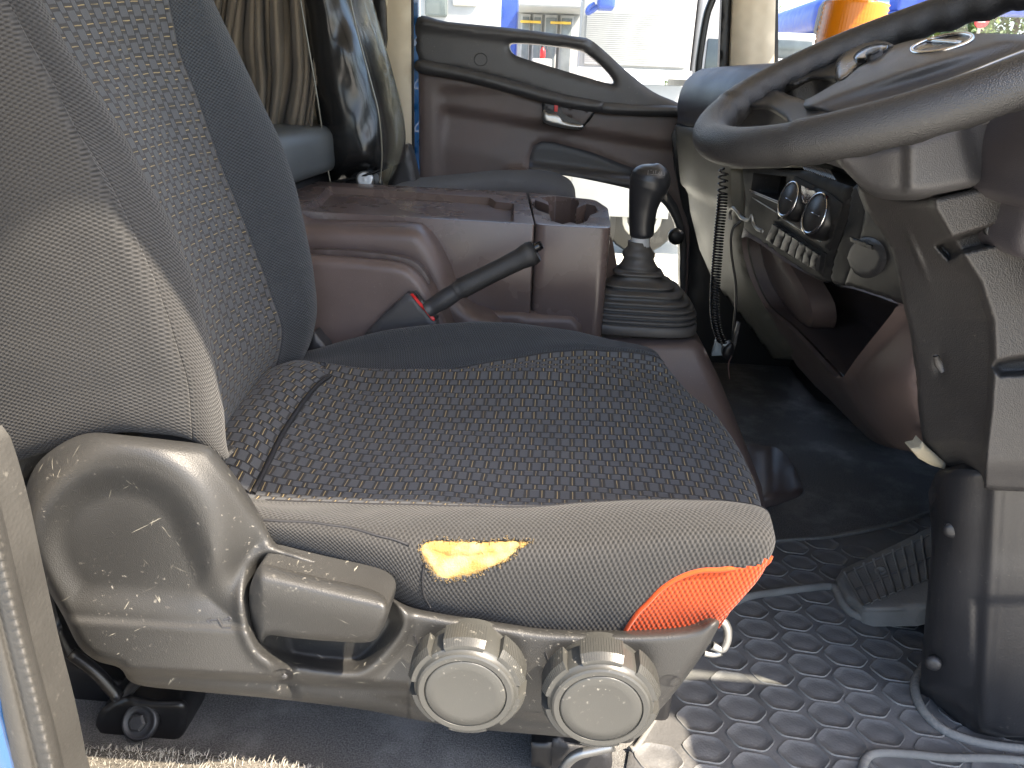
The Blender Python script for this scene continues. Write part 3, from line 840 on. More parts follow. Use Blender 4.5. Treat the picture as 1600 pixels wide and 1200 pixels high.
c1 = [(850+math.cos(a)*0, 0) for a in (0,)]
def ell(cx, cy, rx, ry, n=20): return np.array([pz(cx+rx*math.cos(a), cy+ry*math.sin(a), ZT) for a in np.linspace(0, 2*math.pi, n, endpoint=False)])
cup_o = rounded([pz(837, 351, ZT), pz(905, 355, ZT), pz(955, 357, ZT), pz(950, 325, ZT), pz(930, 312, ZT), pz(826, 301, ZT)], .022, 6)
# two joined cup wells
cw_a = [pz(*q, ZT) for q in [(829, 313), (838, 313), (850, 317), (856, 321), (842, 313), ]]
well = [(846, 309), (868, 307), (890, 309), (903, 312), (906, 316), (901, 323), (915, 318), (928, 319), (934, 329), (925, 334), (915, 339), (921, 345), (908, 349), (893, 346), (880, 350), (868, 346), (852, 344), (846, 339), (858, 338), (866, 340), (858, 329), (845, 325), (836, 321), (838, 314), (852, 318), (858, 322), (862, 320), (855, 314)]
well = [(843, 308), (868, 306), (893, 309), (904, 313), (905, 319), (901, 325), (916, 318), (930, 321), (935, 331), (922, 336), (917, 345), (905, 350), (891, 347), (879, 350), (862, 345), (858, 334), (840, 328), (831, 320), (836, 312), (850, 317), (858, 321), (856, 315)]
plate("cup_holder", cup_o, [(np.array([pz(*q, ZT) for q in well]), .075)], ZT, .38, M_brownsm, con, .004)
# body below: near face with its shut line, stepped mounds round the parking brake
relief("console_side", [(455, 334), (600, 341), (720, 347), (833, 353), (828, 372), (800, 400), (740, 396), (700, 392), (600, 380), (455, 370)], onY(1.452), M_brown, con, step=10, round_px=4, round_m=.004, depth=.02, smooth=False)
relief("console_side", [(836, 353), (905, 357), (951, 360), (958, 380), (965, 420), (965, 470), (950, 510), (836, 490), (836, 400), (831, 378)], onY(lambda px, py: 1.452+.10*sstep(px, 905, 965)), M_brown, con, step=8, round_px=4, round_m=.004, depth=.02, smooth=False)
relief("console_side", [(600, 384), (700, 396), (745, 400), (800, 404), (832, 382), (834, 420), (835, 500), (835, 520), (455, 520), (455, 375)], onY(1.459), M_brown, con, step=10, round_px=4, round_m=.003, depth=.02, smooth=False)
relief("console_base", [(740, 478), (760, 484), (835, 487), (893, 491), (912, 505), (915, 540), (640, 545), (700, 470)], onY(1.415), M_brown, con, step=8, round_px=8, round_m=.02, depth=.1, smooth=False)
mound1 = [(430, 352), (480, 349), (560, 350), (640, 352), (662, 359), (682, 383), (700, 418), (714, 452), (735, 478), (780, 500), (780, 560), (430, 600)]
relief("console_mound", mound1, onY(1.36), M_brown, con, step=8, round_px=26, round_m=.045, depth=.1)
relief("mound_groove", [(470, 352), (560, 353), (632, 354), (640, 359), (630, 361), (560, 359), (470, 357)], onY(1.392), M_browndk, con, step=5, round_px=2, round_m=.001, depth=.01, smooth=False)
mound2 = [(430, 398), (485, 399), (560, 404), (622, 411), (648, 424), (667, 447), (682, 474), (702, 512), (702, 560), (430, 600)]
relief("brake_housing", mound2, onY(1.285), M_brown, con, step=7, round_px=14, round_m=.022, depth=.08)
sl_ = [(488, 391), (540, 392), (610, 399), (650, 411), (672, 440), (664, 442), (645, 420), (612, 407), (540, 400), (488, 398)]
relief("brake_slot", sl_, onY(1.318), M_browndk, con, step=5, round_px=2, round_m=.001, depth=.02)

for q in ([(834, 353), (836, 368), (828, 392), (824, 404)], [(692, 391), (740, 394), (800, 398)], [(836, 410), (836, 450), (837, 520)]):
    q = resample(np.array(q, float), 8); tube("shut_line", PA(q[:, 0], q[:, 1], 1, 1.4525), .0014, M_black, con, 5)
# parking brake lever
pb = thing("parking_brake_lever", "black parking brake lever with ribbed leather-look grip and push button", "brake lever", tuple(PA(np.array(690.), np.array(480.), 1, 1.30)))
def along(a, b, n, Y):
    q = np.linspace(a, b, n); return PA(q[:, 0], q[:, 1], 1, Y)
Yp = 1.262
tube("lever_sleeve", along((668, 484), (722, 450), 6, Yp), [.014, .015, .0165, .0165, .0155, .0155], M_dark, pb, 16)
gp = along((714, 454), (838, 392), 16, Yp); gr_r = [.0150]+[.0180]*2+[.0177, .0174, .0172, .0171, .0171, .0171, .0172, .0174, .0177, .0181, .020, .0212, .018]
tube("lever_grip", gp, gr_r, M_wheel, pb, 20)
tube("push_button", along((826, 393), (847, 382), 5, Yp), [.0078, .0078, .0078, .0078, .0068], M_gloss, pb, 14)

# ================================================================ GEAR LEVER
gl = thing("gear_lever", "black gear lever rising from a ribbed rubber boot in front of the console", "gear lever", tuple(PA(np.array(1000.), np.array(525.), 1, 1.5)))
bc = PA(np.array(998.), np.array(508.), 1, 1.55)
def rsq(cx, cy, z, hx, hy, n=40, e=4.2, tilt=0):
    a = np.linspace(0, 2*np.pi, n, endpoint=False)
    c_, s_ = np.cos(a), np.sin(a); k = (np.abs(c_)**e+np.abs(s_)**e)**(-1/e)
    return np.stack([cx+hx*c_*k, cy+hy*s_*k, np.full(n, z)+tilt*s_*k], 1)
pxm = 1180/(float((bc-CAM)@cw))          # pixels per metre at the boot
lips = [(506, 88, 1001), (497, 87, 1002), (488, 84, 1001), (478, 78, 1000), (465, 69, 999), (452, 54, 1000), (432, 38, 1000)]
lev_def = [(526, 86, 1001), (524, 88, 1001), (513, 88.5, 1001), (510, 86, 1001), (509, 80, 1001)]
for k_, (y_, h_, c_) in enumerate(lips):
    lev_def += [(y_+3, h_-9, c_), (y_+1, h_-1.2, c_), (y_-.5, h_, c_), (y_-2.5, h_-1.2, c_), (y_-4.5, h_-4.5, c_)]
    if k_ >= 4: lev_def += [(y_-8, h_-8.5, c_)]
lev_def += [(424, 31, 1000), (418, 27, 1000), (412, 24, 1000), (408, 22.5, 1000), (404, 24.5, 1000), (399, 24.5, 1000), (393, 20, 1000), (388, 17, 1000), (380, 16, 999)]
rings = []
for (py, hw, cx) in lev_def:
    hx = hw/pxm; hy = hx*.92
    # the front rim is nearest: find the height where the ring's front edge shows at py
    p = PA(np.array(float(cx)), np.array(float(py)), 1, bc[1]-hy)
    rings.append(rsq(p[0], bc[1], p[2], hx, hy, e=4.4 if hw > 36 else 2))
V = np.concatenate(rings); f = gridfaces(len(rings), 40, closed_c=True)
f.append(tuple(range((len(rings)-1)*40, len(rings)*40)))
bt = mk("boot", V, f, M_rubber, gl)
cyl = along((1000, 392), (1001, 366), 5, 1.55)
tube("collar", cyl, [.0195, .0205, .0195, .0195, .0185], M_collar, gl, 20)
kq = cr(np.array([(1003, 371), (1003, 366), (1003, 350), (1005, 325), (1009, 305), (1013, 292), (1016, 282), (1018, 273), (1019.5, 266), (1020.5, 260.5), (1021, 257), (1021, 255)], float), 4)
kr = np.interp(np.linspace(0, 1, len(kq)), np.linspace(0, 1, 12), [.019, .0245, .0255, .0285, .034, .039, .0405, .0385, .0335, .0255, .0155, .004])
kn_c = PA(kq[:, 0], kq[:, 1], 1, 1.55)
kn = tube("shift_knob", kn_c, kr, plastic("knob_black", (.020, .021, .024), .36, 900, .2, .0005, .1), gl, 28)
# shift pattern print on the top of the knob
pm = MB()
top = [((1012, 269), (1038, 271)), ((1013, 263), (1012, 270)), ((1039, 265), (1038, 272)), ((1021, 264), (1021, 268)), ((1025, 263), (1024, 268)), ((1030, 265), (1029, 269)), ((1034, 265), (1033, 270)), ((1016, 263), (1019, 263))]
for a_, b_ in top:
    q = np.linspace(a_, b_, 5); pm.tube(onmesh(kn, q[:, 0], q[:, 1]+3, .0001), .0004, 4)
pm.obj("shift_pattern", plain("print_grey", (.22, .22, .22), .6), kn)
# brown tunnel cover under the boot
tun = thing("tunnel_cover", "brown plastic engine tunnel cover under the gear lever boot", "tunnel cover", tuple(PA(np.array(1050.), np.array(700.), 1, 1.5)*np.array([1, 1, 0])))
relief("tunnel_body", [(800, 500), (912, 516), (935, 526), (1000, 529), (1084, 529), (1098, 538), (1124, 592), (1150, 655), (1172, 712), (1190, 760), (1196, 800), (1000, 860), (800, 800)], onY(lambda px, py: 1.44-.16*sstep(py, 530, 800)), M_brown, tun, step=9, round_px=16, round_m=.03, depth=.35, smooth=False)
relief("tunnel_flange", [(1165, 700), (1195, 697), (1218, 702), (1238, 725), (1252, 755), (1254, 768), (1238, 777), (1205, 779), (1160, 790)], onZ(.012), M_brown, tun, step=6, round_px=12, round_m=.008, depth=.02, off=lambda px, py: -.02*np.exp(-((px-1205)/22)**2))

# ================================================================ FAR DOOR
door = thing("passenger_door", "far cab door with brown lower panel, grey top trim and grab handle opening", "door", (-.05, 2.45, 0))
DY = 2.45
up_o = [(652, 28), (700, 34), (800, 44), (900, 57), (922, 62), (945, 80), (980, 112), (1020, 143), (1058, 160), (1075, 172), (1075, 182), (1000, 182), (935, 175), (890, 162), (800, 132), (720, 112), (652, 98)]
up_h = [(796, 69), (812, 67), (860, 71), (905, 78), (925, 90), (945, 108), (958, 124), (957, 131), (945, 129), (900, 116), (850, 101), (812, 89), (799, 81)]
def upo(px, py):
    o = -.02*sstep(py, 95+.24*(px-652)-30, 95+.24*(px-652)-4)*0
    o -= .016*np.exp(-((py-(34+.13*(px-652)))/9)**2)*(px < 920)
    return o
utr = relief("upper_trim", up_o, onY(DY-.01), M_grey, door, holes=[up_h], step=7, round_px=10, round_m=.016, depth=.06, off=upo, n=4)
c = PA(np.array(751.), np.array(93.), 1, DY-.013)
aa = np.linspace(0, 2*np.pi, 28, endpoint=False); tube("screw_cap", onmesh(utr, 751+10*np.cos(aa), 93+10*np.sin(aa), .0002), .0013, M_black, door, 5, closed=True)
# belt-line arm strip
arm = [(654, 93), (700, 101), (760, 114), (820, 131), (880, 147), (940, 158), (944, 164), (938, 176), (880, 168), (800, 147), (720, 126), (654, 113)]
relief("arm_strip", arm, onY(DY-.045), M_grey, door, step=6, round_px=10, round_m=.03, depth=.06)
arm2 = [(938, 160), (1000, 164), (1058, 166), (1064, 180), (1000, 180), (938, 176)]
relief("arm_strip", arm2, onY(DY-.035), M_grey, door, step=6, round_px=8, round_m=.02, depth=.05)
# brown panel with the low window opening
pan = [(654, 108), (760, 130), (860, 160), (940, 172), (1090, 180), (1260, 190), (1300, 300), (1320, 420), (1330, 640), (654, 600)]
peep = [(826, 274), (827, 248), (833, 228), (846, 221), (866, 222), (925, 238), (990, 263), (1030, 285), (1058, 320), (1072, 370), (1072, 430), (1060, 500), (960, 520), (870, 420), (838, 320)]
relief("hinge_edge", [(1066, 178), (1260, 188), (1330, 640), (1085, 600), (1076, 440), (1078, 360), (1062, 300)], onY(DY-.012), M_black, door, step=14, round_px=8, round_m=.01, depth=.03, n=3)
c = PA(np.array(1055.), np.array(368.), 1, DY-.03); V, f = disc_lathe([(.022, 0), (.026, .01), (.024, .03), (.01, .034)], 16, c, (0, -1, 0)); mk("door_stop", V, f, M_black, door)
def pano(px, py):
    o = np.zeros(len(px))
    # rear raised border and diagonal swage
    swage = 172+.165*(px-690)
    o += .016*sstep(py, swage-8, swage+4)*(1-sstep(py, swage+6, swage+60))*sstep(px, 682, 700)
    o += .012*sstep(px, 676, 694)*sstep(py, 130, 150)
    o -= .02*np.exp(-((py-(270))/9)**2)*sstep(px, 780, 800)*(px < 826)
    return o
relief("door_panel", pan, onY(DY), M_brown, door, holes=[peep], step=7, round_px=5, round_m=.006, depth=.06, off=pano, n=3, smooth=False, hole_depth=.01)
# deep dark frame of the low window and its pane
peep_in = [(837, 278), (851, 271), (880, 274), (925, 282), (990, 297), (1028, 312), (1048, 335), (1060, 370), (1062, 420), (1052, 490), (960, 505), (880, 420), (846, 320)]
relief("low_window_frame", peep, onY(DY+.012), M_grey, door, holes=[peep_in], step=6, round_px=6, round_m=.006, depth=.05, off=lambda px, py: .03*sstep(-py+(262+.13*(px-850)), -6, 8), n=4)
pq = [np.array(PA(np.array(float(x)), np.array(float(y)), 1, DY+.05)) for x, y in peep_in]
mk("low_window_pane", [tuple(p) for p in pq], [tuple(range(len(pq)))], M_glass, door, smooth=False)
ledge = [(786, 270), (800, 264), (822, 263), (822, 278), (782, 278)]
relief("door_pocket", ledge, onY(DY-.02), M_brown, door, step=5, round_px=5, round_m=.012, depth=.03)
# inside handle
bz = [(847, 159), (880, 165), (931, 172), (925, 184), (908, 203), (880, 202), (848, 193)]
hb = relief("handle_bezel", bz, onY(DY-.016), M_black, door, step=4, round_px=2, round_m=.004, depth=.02, smooth=False)
relief("bezel_plate", [(876, 168), (926, 175), (912, 194), (880, 178)], onY(DY-.020), M_browndk, hb, step=4, round_px=2, round_m=.001, depth=.004, smooth=False)
relief("lock_button", [(852, 162), (865, 164), (865, 174), (853, 173)], onY(DY-.03), M_grey, hb, step=3, round_px=2, round_m=.003, depth=.01, smooth=False)
relief("lock_mark", [(866, 164), (872, 165), (871, 175), (866, 174)], onY(DY-.026), M_red, hb, step=3, round_px=1, round_m=.001, depth=.006, smooth=False)
relief("pull_handle", [(849, 172), (858, 176), (872, 178), (880, 187), (895, 192), (910, 194), (909, 202), (880, 200), (850, 191)], onY(DY-.036), M_silver, hb, step=3, round_px=5, round_m=.012, depth=.014)
# window frame bars, pane
wl = [PA(np.array(float(x)), np.array(float(y)), 1, DY+.03) for x, y in ((650, 28), (810, 48), (920, 64), (985, 118), (1062, 168))]
zt = 1.5
xs_ = [p[0] for p in wl]
Vp = [tuple(p-np.array([0, 0, .02])) for p in wl]+[(xs_[-1]-.0, DY+.03, zt), (xs_[0], DY+.03, zt)]
mk("window_pane", Vp, [tuple(range(len(Vp)))], M_glass, door, smooth=False)
# black channels at the front of the side window
def bar(name, a, b, w0, Y, mat, parent, dep=.03):
    (x0, y0), (x1, y1) = a, b
    return relief(name, [(x0-w0, y0), (x0+w0, y0), (x1+w0, y1), (x1-w0, y1)], onY(Y), mat, parent, step=8, round_px=4, round_m=.006, depth=dep, smooth=False)
ch = np.array([(1094, 150), (1091, 112), (1096, 70), (1104, 25), (1112, 2), (1124, -30), (1140, -90)], float)
tube("window_channel", cr(PA(ch[:, 0], ch[:, 1], 1, DY), 5), .011, M_black, door, 8)
bar("window_channel", (1131, 125), (1140, -110), 8, DY-.02, M_black, door)

# door seal and painted jamb
jb = thing("door_jamb", "blue painted door jamb edge with black seal beside the cream pillar", "door jamb", tuple(PA(np.array(650.), np.array(280.), 1, 2.44)*np.array([1, 1, 0])))
bar("jamb_paint", (648, -120), (652, 420), 4, 2.44, M_blue, jb)
bar("jamb_seal", (642.5, -120), (646, 420), 2.2, 2.43, M_black, jb)

# cream pillar trim behind the far seat
pt = thing("pillar_trim", "cream plastic trim of the far middle pillar with belt slot", "pillar trim", tuple(PA(np.array(620.), np.array(280.), 1, 2.42)*np.array([1, 1, 0])))
relief("pillar_cover", [(560, -150), (641, -150), (644, 430), (560, 430)], onY(2.42), M_cream, pt, step=14, round_px=8, round_m=.012, depth=.08, smooth=False,
       off=lambda px, py: .004*np.exp(-((py-132-.02*px)/1.6)**2)+.004*np.exp(-((py-170-.02*px)/1.6)**2))
relief("belt_slot", [(594, -4), (604, -4), (604, 10), (596, 12)], onY(2.41), M_cream, pt, step=4, round_px=3, round_m=.006, depth=.012)
relief("belt_guide", [(581, -100), (598, -100), (604, 60), (596, 120), (586, 120)], onY(2.40), M_black, pt, step=8, round_px=3, round_m=.003, depth=.02, smooth=False)
# base of the pillar by the far seat: grey curved cover
relief("pillar_foot", [(600, 330), (612, 270), (628, 232), (636, 226), (642, 240), (652, 286), (660, 330)], onY(2.36), M_grey, pt, step=6, round_px=8, round_m=.02, depth=.06)

# near door pillar with its weatherstrip, bottom left of the view
np_ = thing("door_pillar", "near door pillar edge with dusty weatherstrip and blue paint", "door pillar", tuple(P(20., 1190., Y=.46)*np.array([1, 1, 0])))
wsl = [(-40, 690), (-2, 780), (28, 905), (58, 1030), (85, 1130), (104, 1215), (118, 1290), (42, 1300), (20, 1200), (-8, 1060), (-45, 930), (-100, 740)]
relief("weatherstrip", wsl, onY(.475), plastic("dusty_seal", (.042, .040, .036), .7, 260, .3, .001, .2, dust=.15, dthr=.6), np_, step=4, round_px=22, round_m=.02, depth=.03, n=3,
       off=lambda px, py: -.005*np.exp(-((px-.245*py+214)/9)**2)*(1+.35*np.sin(py*.42))+.005*np.exp(-((px-.245*py+236)/5)**2)-.003*np.exp(-((px-.245*py+262)/14)**2))
relief("pillar_paint", [(-300, 985), (-60, 985), (-20, 1000), (10, 1065), (45, 1200), (62, 1310), (-300, 1310)], onY(.485), M_blue, np_, step=30, round_px=16, round_m=.012, depth=.05, smooth=False)
MBp = MB(); x_, y_ = float(P(20., 1000., Y=.5)[0]), .5
MBp.box(x_-.33, x_-.10, .47, .56, 0, 1.5).obj("pillar_panel", M_cream, np_)

# front pillars and windscreen
ap = thing("windscreen_pillar", "cream front pillar trim between side window and windscreen", "pillar", tuple(PA(np.array(1180.), np.array(110.), 1, 2.4)))
relief("pillar_cover", [(1140, 130), (1146, -10), (1152, -160), (1212, -160), (1212, 0), (1209, 130)], onY(2.40), M_cream, ap, step=12, round_px=10, round_m=.012, depth=.08, smooth=False, off=lambda px, py: -.008*np.exp(-((px-1178+.1*py)/4)**2))
bar("pillar_seal", (1213, 130), (1213, -160), 3, 2.43, M_black, ap)
p0 = P(1216., 130., Y=2.44); p1 = P(1216., -160., Y=2.44)
nap = thing("windscreen_pillar", "near front pillar beside the driver's door opening", "pillar", (1.1, .40, .8))
tube("pillar_post", [(1.17, .40, .6), (1.115, .40, 1.0), (1.07, .40, 1.5)], .04, M_cream, nap, 10)
ws = thing("windscreen", "clear windscreen above the dashboard", "windscreen", (.95, 1.4, .88))
mk("glass", [(p0[0], 2.46, p0[2]-.1), (1.10, 2.40, .86), (1.14, 1.42, .86), (1.15, .44, .86), (1.06, .44, 1.5), (.96, 1.42, 1.5), (.93, 2.40, 1.5), (p1[0], 2.46, p1[2]+.2)], [(1, 2, 5, 6), (2, 3, 4, 5)], M_glass, ws, smooth=False)

# ================================================================ PASSENGER SEAT
ps = thing("passenger_seat", "far passenger seat with backrest wrapped in glossy black vinyl and clear film", "seat", (-.45, 2.05, 0))
def wr(px, py, a=1.): return np.array([noise.noise(Vector((x*.018, y*.009, 3)))*.02*a+noise.noise(Vector((x*.05, y*.02, 9)))*.007*a for x, y in zip(px, py)])
bkr = [(430, -160), (446, -60), (464, 0), (474, 60), (487, 140), (500, 210), (516, 284), (548, 280), (590, 270), (600, 262), (604, 225), (600, 190), (588, 140), (572, 80), (552, 20), (530, -60), (515, -160)]
m_, t_, b_ = newmat("black_vinyl"); tc_ = N(t_, "ShaderNodeTexCoord").outputs["Object"]
b_.inputs["Base Color"].default_value = (.012, .012, .012, 1); b_.inputs["Roughness"].default_value = .24
bump(t_, tex_noise(t_, mapping(t_, tc_, (7, 7, 3)), 1.2, 2, .4, .5), .35, .02, b_)
M_vinyl = m_
relief("backrest", bkr, onY(1.90), M_vinyl, ps, step=6, round_px=45, round_m=.11, depth=.25, off=wr, n=3)
m_, t_, b_ = newmat("clear_film"); tc_ = N(t_, "ShaderNodeTexCoord").outputs["Object"]
b_.inputs["Base Color"].default_value = (.24, .23, .17, 1); b_.inputs["Roughness"].default_value = .12; b_.inputs["Alpha"].default_value = .16
nz = ramp(t_, tex_noise(t_, mapping(t_, tc_, (14, 14, 4)), 1.5, 3, .6, 1.2), .5, .75, .35, .7); t_.links.new(nz, b_.inputs["Alpha"])
bump(t_, tex_noise(t_, mapping(t_, tc_, (14, 14, 4)), 1.1, 2, .5, .8), .5, .02, b_)
M_film = m_
film = [(520, -160), (545, -60), (548, 0), (566, 60), (585, 130), (598, 200), (596, 260), (597, 285), (612, 278), (628, 238), (633, 205), (628, 165), (618, 130), (604, 80), (588, 20), (578, -20), (560, -160)]
relief("clear_film", film, onY(2.02), M_film, ps, step=5, round_px=18, round_m=.05, depth=.002, off=lambda x, y: wr(x, y, 2.2), n=3)
hem = np.array([(512, 286), (550, 279), (588, 268), (596, 262)], float)
tube("vinyl_hem", cr(PA(hem[:, 0], hem[:, 1], 1, 1.93), 5), .004, M_vinyl, ps, 6)
for q in ([(466, -20), (480, 60), (497, 160), (510, 250), (516, 284)], [(540, -40), (556, 40), (580, 130), (592, 180), (597, 240), (594, 286)]):
    q = np.array(q, float); tube("film_edge", cr(PA(q[:, 0], q[:, 1], 1, 1.90), 5), .0022, plain("film_edge", (.12, .115, .09), .2), ps, 6)
pc_ = [(560, 330), (600, 300), (640, 294), (700, 289), (760, 283), (810, 281), (850, 284), (878, 292), (895, 305), (900, 330), (880, 380), (600, 380)]
relief("cushion", pc_, onY(2.0), knit("passenger_knit", (.022, .022, .024)), ps, step=7, round_px=30, round_m=.16, depth=.3)
c = PA(np.array(570.), np.array(281.), 1, 1.93)
V, f = disc_lathe([(.022, -.02), (.022, .004), (.016, .006), (.009, .004), (.002, .006)], 20, c, (.1, -1, .2)); mk("hinge_bolt", V, f, M_steel, ps)
relief("hinge_plate", [(540, 292), (552, 272), (572, 264), (590, 272), (590, 296)], onY(1.945), M_black, ps, step=5, round_px=5, round_m=.006, depth=.03)

# ================================================================ SLEEPER: curtain and bunk
def folds():
    xs = np.linspace(285, 497, 150); out = []
    for i, py in enumerate(np.linspace(-150, 214, 40)):
        gather = 1-.12*sstep(py, 60, 200)
        row = []
        for x in xs:
            xx = 497-(497-x)*gather-(10*sstep(py, 100, 214))
            ph = x*.20+4.5*noise.noise(Vector((x*.02, py*.004, 0)))+.004*py
            y = 1.95+.026*(1+.8*noise.noise(Vector((x*.03, 7, 1))))*math.sin(ph)+.014*math.sin(ph*2.3+py*.012)+.03*noise.noise(Vector((x*.03, py*.014, 5)))
            edge = 5*noise.noise(Vector((x*.06, 1, 2)))*(py > 205)
            row.append(PA(np.array(xx), np.array(py+edge), 1, y))
        out.append(row)
    return np.array(out)
m_, t_, b_ = newmat("beige_curtain"); b_.inputs["Base Color"].default_value = (.13, .108, .08, 1); b_.inputs["Roughness"].default_value = .85
b_.inputs["Sheen Weight"].default_value = .1
M_curt = m_
gc = folds(); cu_o = gridobj("curtain", gc, M_curt, None); cu_o.modifiers.new("cloth", 'SOLIDIFY').thickness = .003
tag(cu_o, "gathered beige curtain hanging behind the front seats", "curtain")
ctop = P(400., -150., Y=1.93)
ctr = tube("curtain_rail", [(float(P(200., -150., Y=1.95)[0]), 1.95, ctop[2]+.005), (float(P(520., -150., Y=1.95)[0]), 1.95, ctop[2]+.005)], .008, M_black, None); tag(ctr, "black rail that carries the beige curtain", "curtain rail")
bk_z = P(480., 225., Y=1.75)
bunk = thing("bunk", "grey padded bunk cushion on a black base under the curtain", "bunk", (-.9, 1.95, 0))
rbox("bunk_cushion", -1.22, float(bk_z[0])+.01, 1.45, 2.45, bk_z[2]-.08, bk_z[2]+.03, plain("bunk_vinyl", (.075, .082, .085), .5), bunk, .03, 4)
rbox("bunk_support", -1.22, float(bk_z[0])-.03, 1.47, 2.45, .0, bk_z[2]-.085, M_black, bunk, .01)

# ================================================================ DASHBOARD
Zk = np.array([-.2, .0, .088, .225, .319, .413, .522, .664, .757, .807, .95]); Xk = np.array([.90, .76, .68, .553, .467, .414, .372, .339, .325, .318, .31])
zz_ = np.linspace(-.2, .95, 120); xx_ = np.interp(zz_, Zk, Xk)
ker = np.exp(-np.linspace(-2, 2, 13)**2); ker /= ker.sum(); xp_ = np.pad(xx_, 6, mode='edge'); xx_ = np.convolve(xp_, ker, 'valid')
def Xd(z, y): return np.interp(z, zz_, xx_)+.10*sstep(2.25-y, 0, .8)
def onD(extra=0.):
    def f(px, py, off):
        d = dirs(px, py); lo = np.full(np.shape(px), .5); hi = np.full(np.shape(px), 3.2)
        for _ in range(40):
            m = (lo+hi)/2; q = CAM+d*(m/d[..., 1])[..., None]
            inb = q[..., 0]-Xd(q[..., 2], q[..., 1]) > 0       # already inside the dash at this distance
            hi = np.where(inb, m, hi); lo = np.where(inb, lo, m)
        q = CAM+d*(lo/d[..., 1])[..., None]
        q[..., 0] += np.asarray(off)+extra
        return q
    f.back = np.array([1., 0, 0]); return f
dash = thing("dashboard", "dark dashboard with brown open bin, heater dials and passenger side tinted pale with painted reflected daylight", "dashboard", (.6, 1.5, 0))
# upper pad: a rounded bolster swept across the cab
padp = [(1064, 197), (1059, 180), (1059, 160), (1065, 138), (1076, 121), (1092, 110), (1110, 106)]
pp = [PA(np.array(float(a_)), np.array(float(b__)), 1, 2.25) for a_, b__ in padp]
prof = [(p[0], p[2]) for p in pp]+[(.50, .915), (.75, .905), (1.14, .868)]
relief("dash_core", [(1070, 190), (1640, 190), (1640, 480), (1440, 480), (1330, 452), (1150, 345), (1085, 270)], onD(.06), M_black, dash, step=20, round_px=2, round_m=0, depth=.1, smooth=False)
rbox("dash_sun_block", .74, 1.16, .45, .64, .45, .872, M_dashtop, dash, .04, 4)  # unseen block added to keep sun off the right of the mat
prof = [(prof[0][0]+.10, prof[0][1]-.02)]+prof
prof = cr(np.array(prof), 5)
ys = np.array([2.32, 2.29, 2.25, 2.1, 1.9, 1.7, 1.5, 1.3, 1.1, .9, .75, .63])
gpd = np.array([[(x+.10*float(sstep(np.array(2.25-y), 0, .8))+(.03 if y > 2.3 else .008 if y > 2.27 else 0), y, z-(.02 if y > 2.3 else 0)) for x, z in prof] for y in ys])
gridobj("dash_pad", gpd, M_dashtop, dash, flip=True)
# end vent
ev = [(1062, 178), (1060, 160), (1066, 142), (1076, 126), (1084, 121), (1083, 140), (1076, 160), (1068, 176)]
vt = relief("air_vent", ev, onY(2.236), M_black, dash, step=4, round_px=3, round_m=.004, depth=.01)
for k in range(3):
    q = np.array([(1064+2*k, 165-13*k), (1077+1.5*k, 158-13*k)], float); tube("vent_slat", PA(q[:, 0], q[:, 1], 1, 2.23), .003, M_dark, vt, 6)
# passenger side face
lf = [(1061, 196), (1090, 200), (1140, 208), (1200, 215), (1240, 240), (1250, 262), (1150, 264), (1151, 300), (1153, 351), (1158, 390), (1166, 422), (1187, 471), (1215, 512), (1245, 555), (1205, 560), (1150, 490), (1112, 440), (1090, 390), (1075, 330), (1066, 250)]
relief("passenger_face", lf, onD(), M_skylit, dash, step=7, round_px=4, round_m=.006, depth=.10, smooth=False,
       off=lambda px, py: -.018*(1-sstep(py, 285+.45*(px-1070), 300+.45*(px-1070))))
# black sheet standing in for the shade under the dash
relief("under_dash_shade", [(1075, 360), (1100, 425), (1160, 500), (1240, 560), (1330, 610), (1330, 640), (1180, 600), (1120, 520), (1080, 460)], onX(.80), M_black, dash, step=16, round_px=4, round_m=.005, depth=.3, smooth=False)
# brown bin: lip, belly, pocket
lip = [(1152, 300), (1160, 345), (1166, 352), (1200, 375), (1290, 440), (1310, 445), (1370, 430), (1420, 460), (1432, 500), (1442, 600), (1446, 672), (1434, 676), (1425, 704), (1389, 701), (1357, 690), (1326, 663), (1290, 627), (1245, 582), (1215, 535), (1187, 471), (1166, 422), (1155, 372)]
hole = [(1163, 372), (1186, 378), (1230, 408), (1281, 437), (1300, 444), (1340, 452), (1400, 472), (1406, 482), (1385, 512), (1335, 580), (1324, 590), (1314, 590), (1300, 578), (1240, 514), (1200, 480), (1180, 446), (1168, 410)]
def lipo(px, py):
    q = np.stack([px, py], 1); d = polydist(q, np.array(hole, float))
    o = -.010*np.exp(-(d/7)**2)
    # belly stands toward the seat below the opening
    o -= .022*np.exp(-((px-1400)/60)**2-((py-610)/60)**2)
    return o
binf = relief("storage_bin", lip, onD(.004), M_brown, dash, holes=[hole], step=6, round_px=8, round_m=.012, depth=.10, off=lipo, n=3, hole_depth=.012, hole_round=False)
# pocket walls: same outline pushed forward
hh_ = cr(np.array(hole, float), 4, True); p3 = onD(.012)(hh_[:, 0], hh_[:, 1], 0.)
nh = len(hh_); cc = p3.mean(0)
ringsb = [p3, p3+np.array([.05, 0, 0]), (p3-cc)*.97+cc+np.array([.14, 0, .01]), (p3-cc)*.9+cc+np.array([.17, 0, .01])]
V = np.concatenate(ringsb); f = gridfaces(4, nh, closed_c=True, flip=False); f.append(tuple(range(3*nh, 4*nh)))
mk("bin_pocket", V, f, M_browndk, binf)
# lit inner cheek of the bin: paler brown than the pocket stands for daylight
relief("bin_lit_cheek", [(1164, 374), (1186, 378), (1205, 410), (1237, 470), (1238, 510), (1210, 488), (1182, 446), (1168, 408)], onD(.030), M_brown, binf, step=6, round_px=6, round_m=.008, depth=.05)
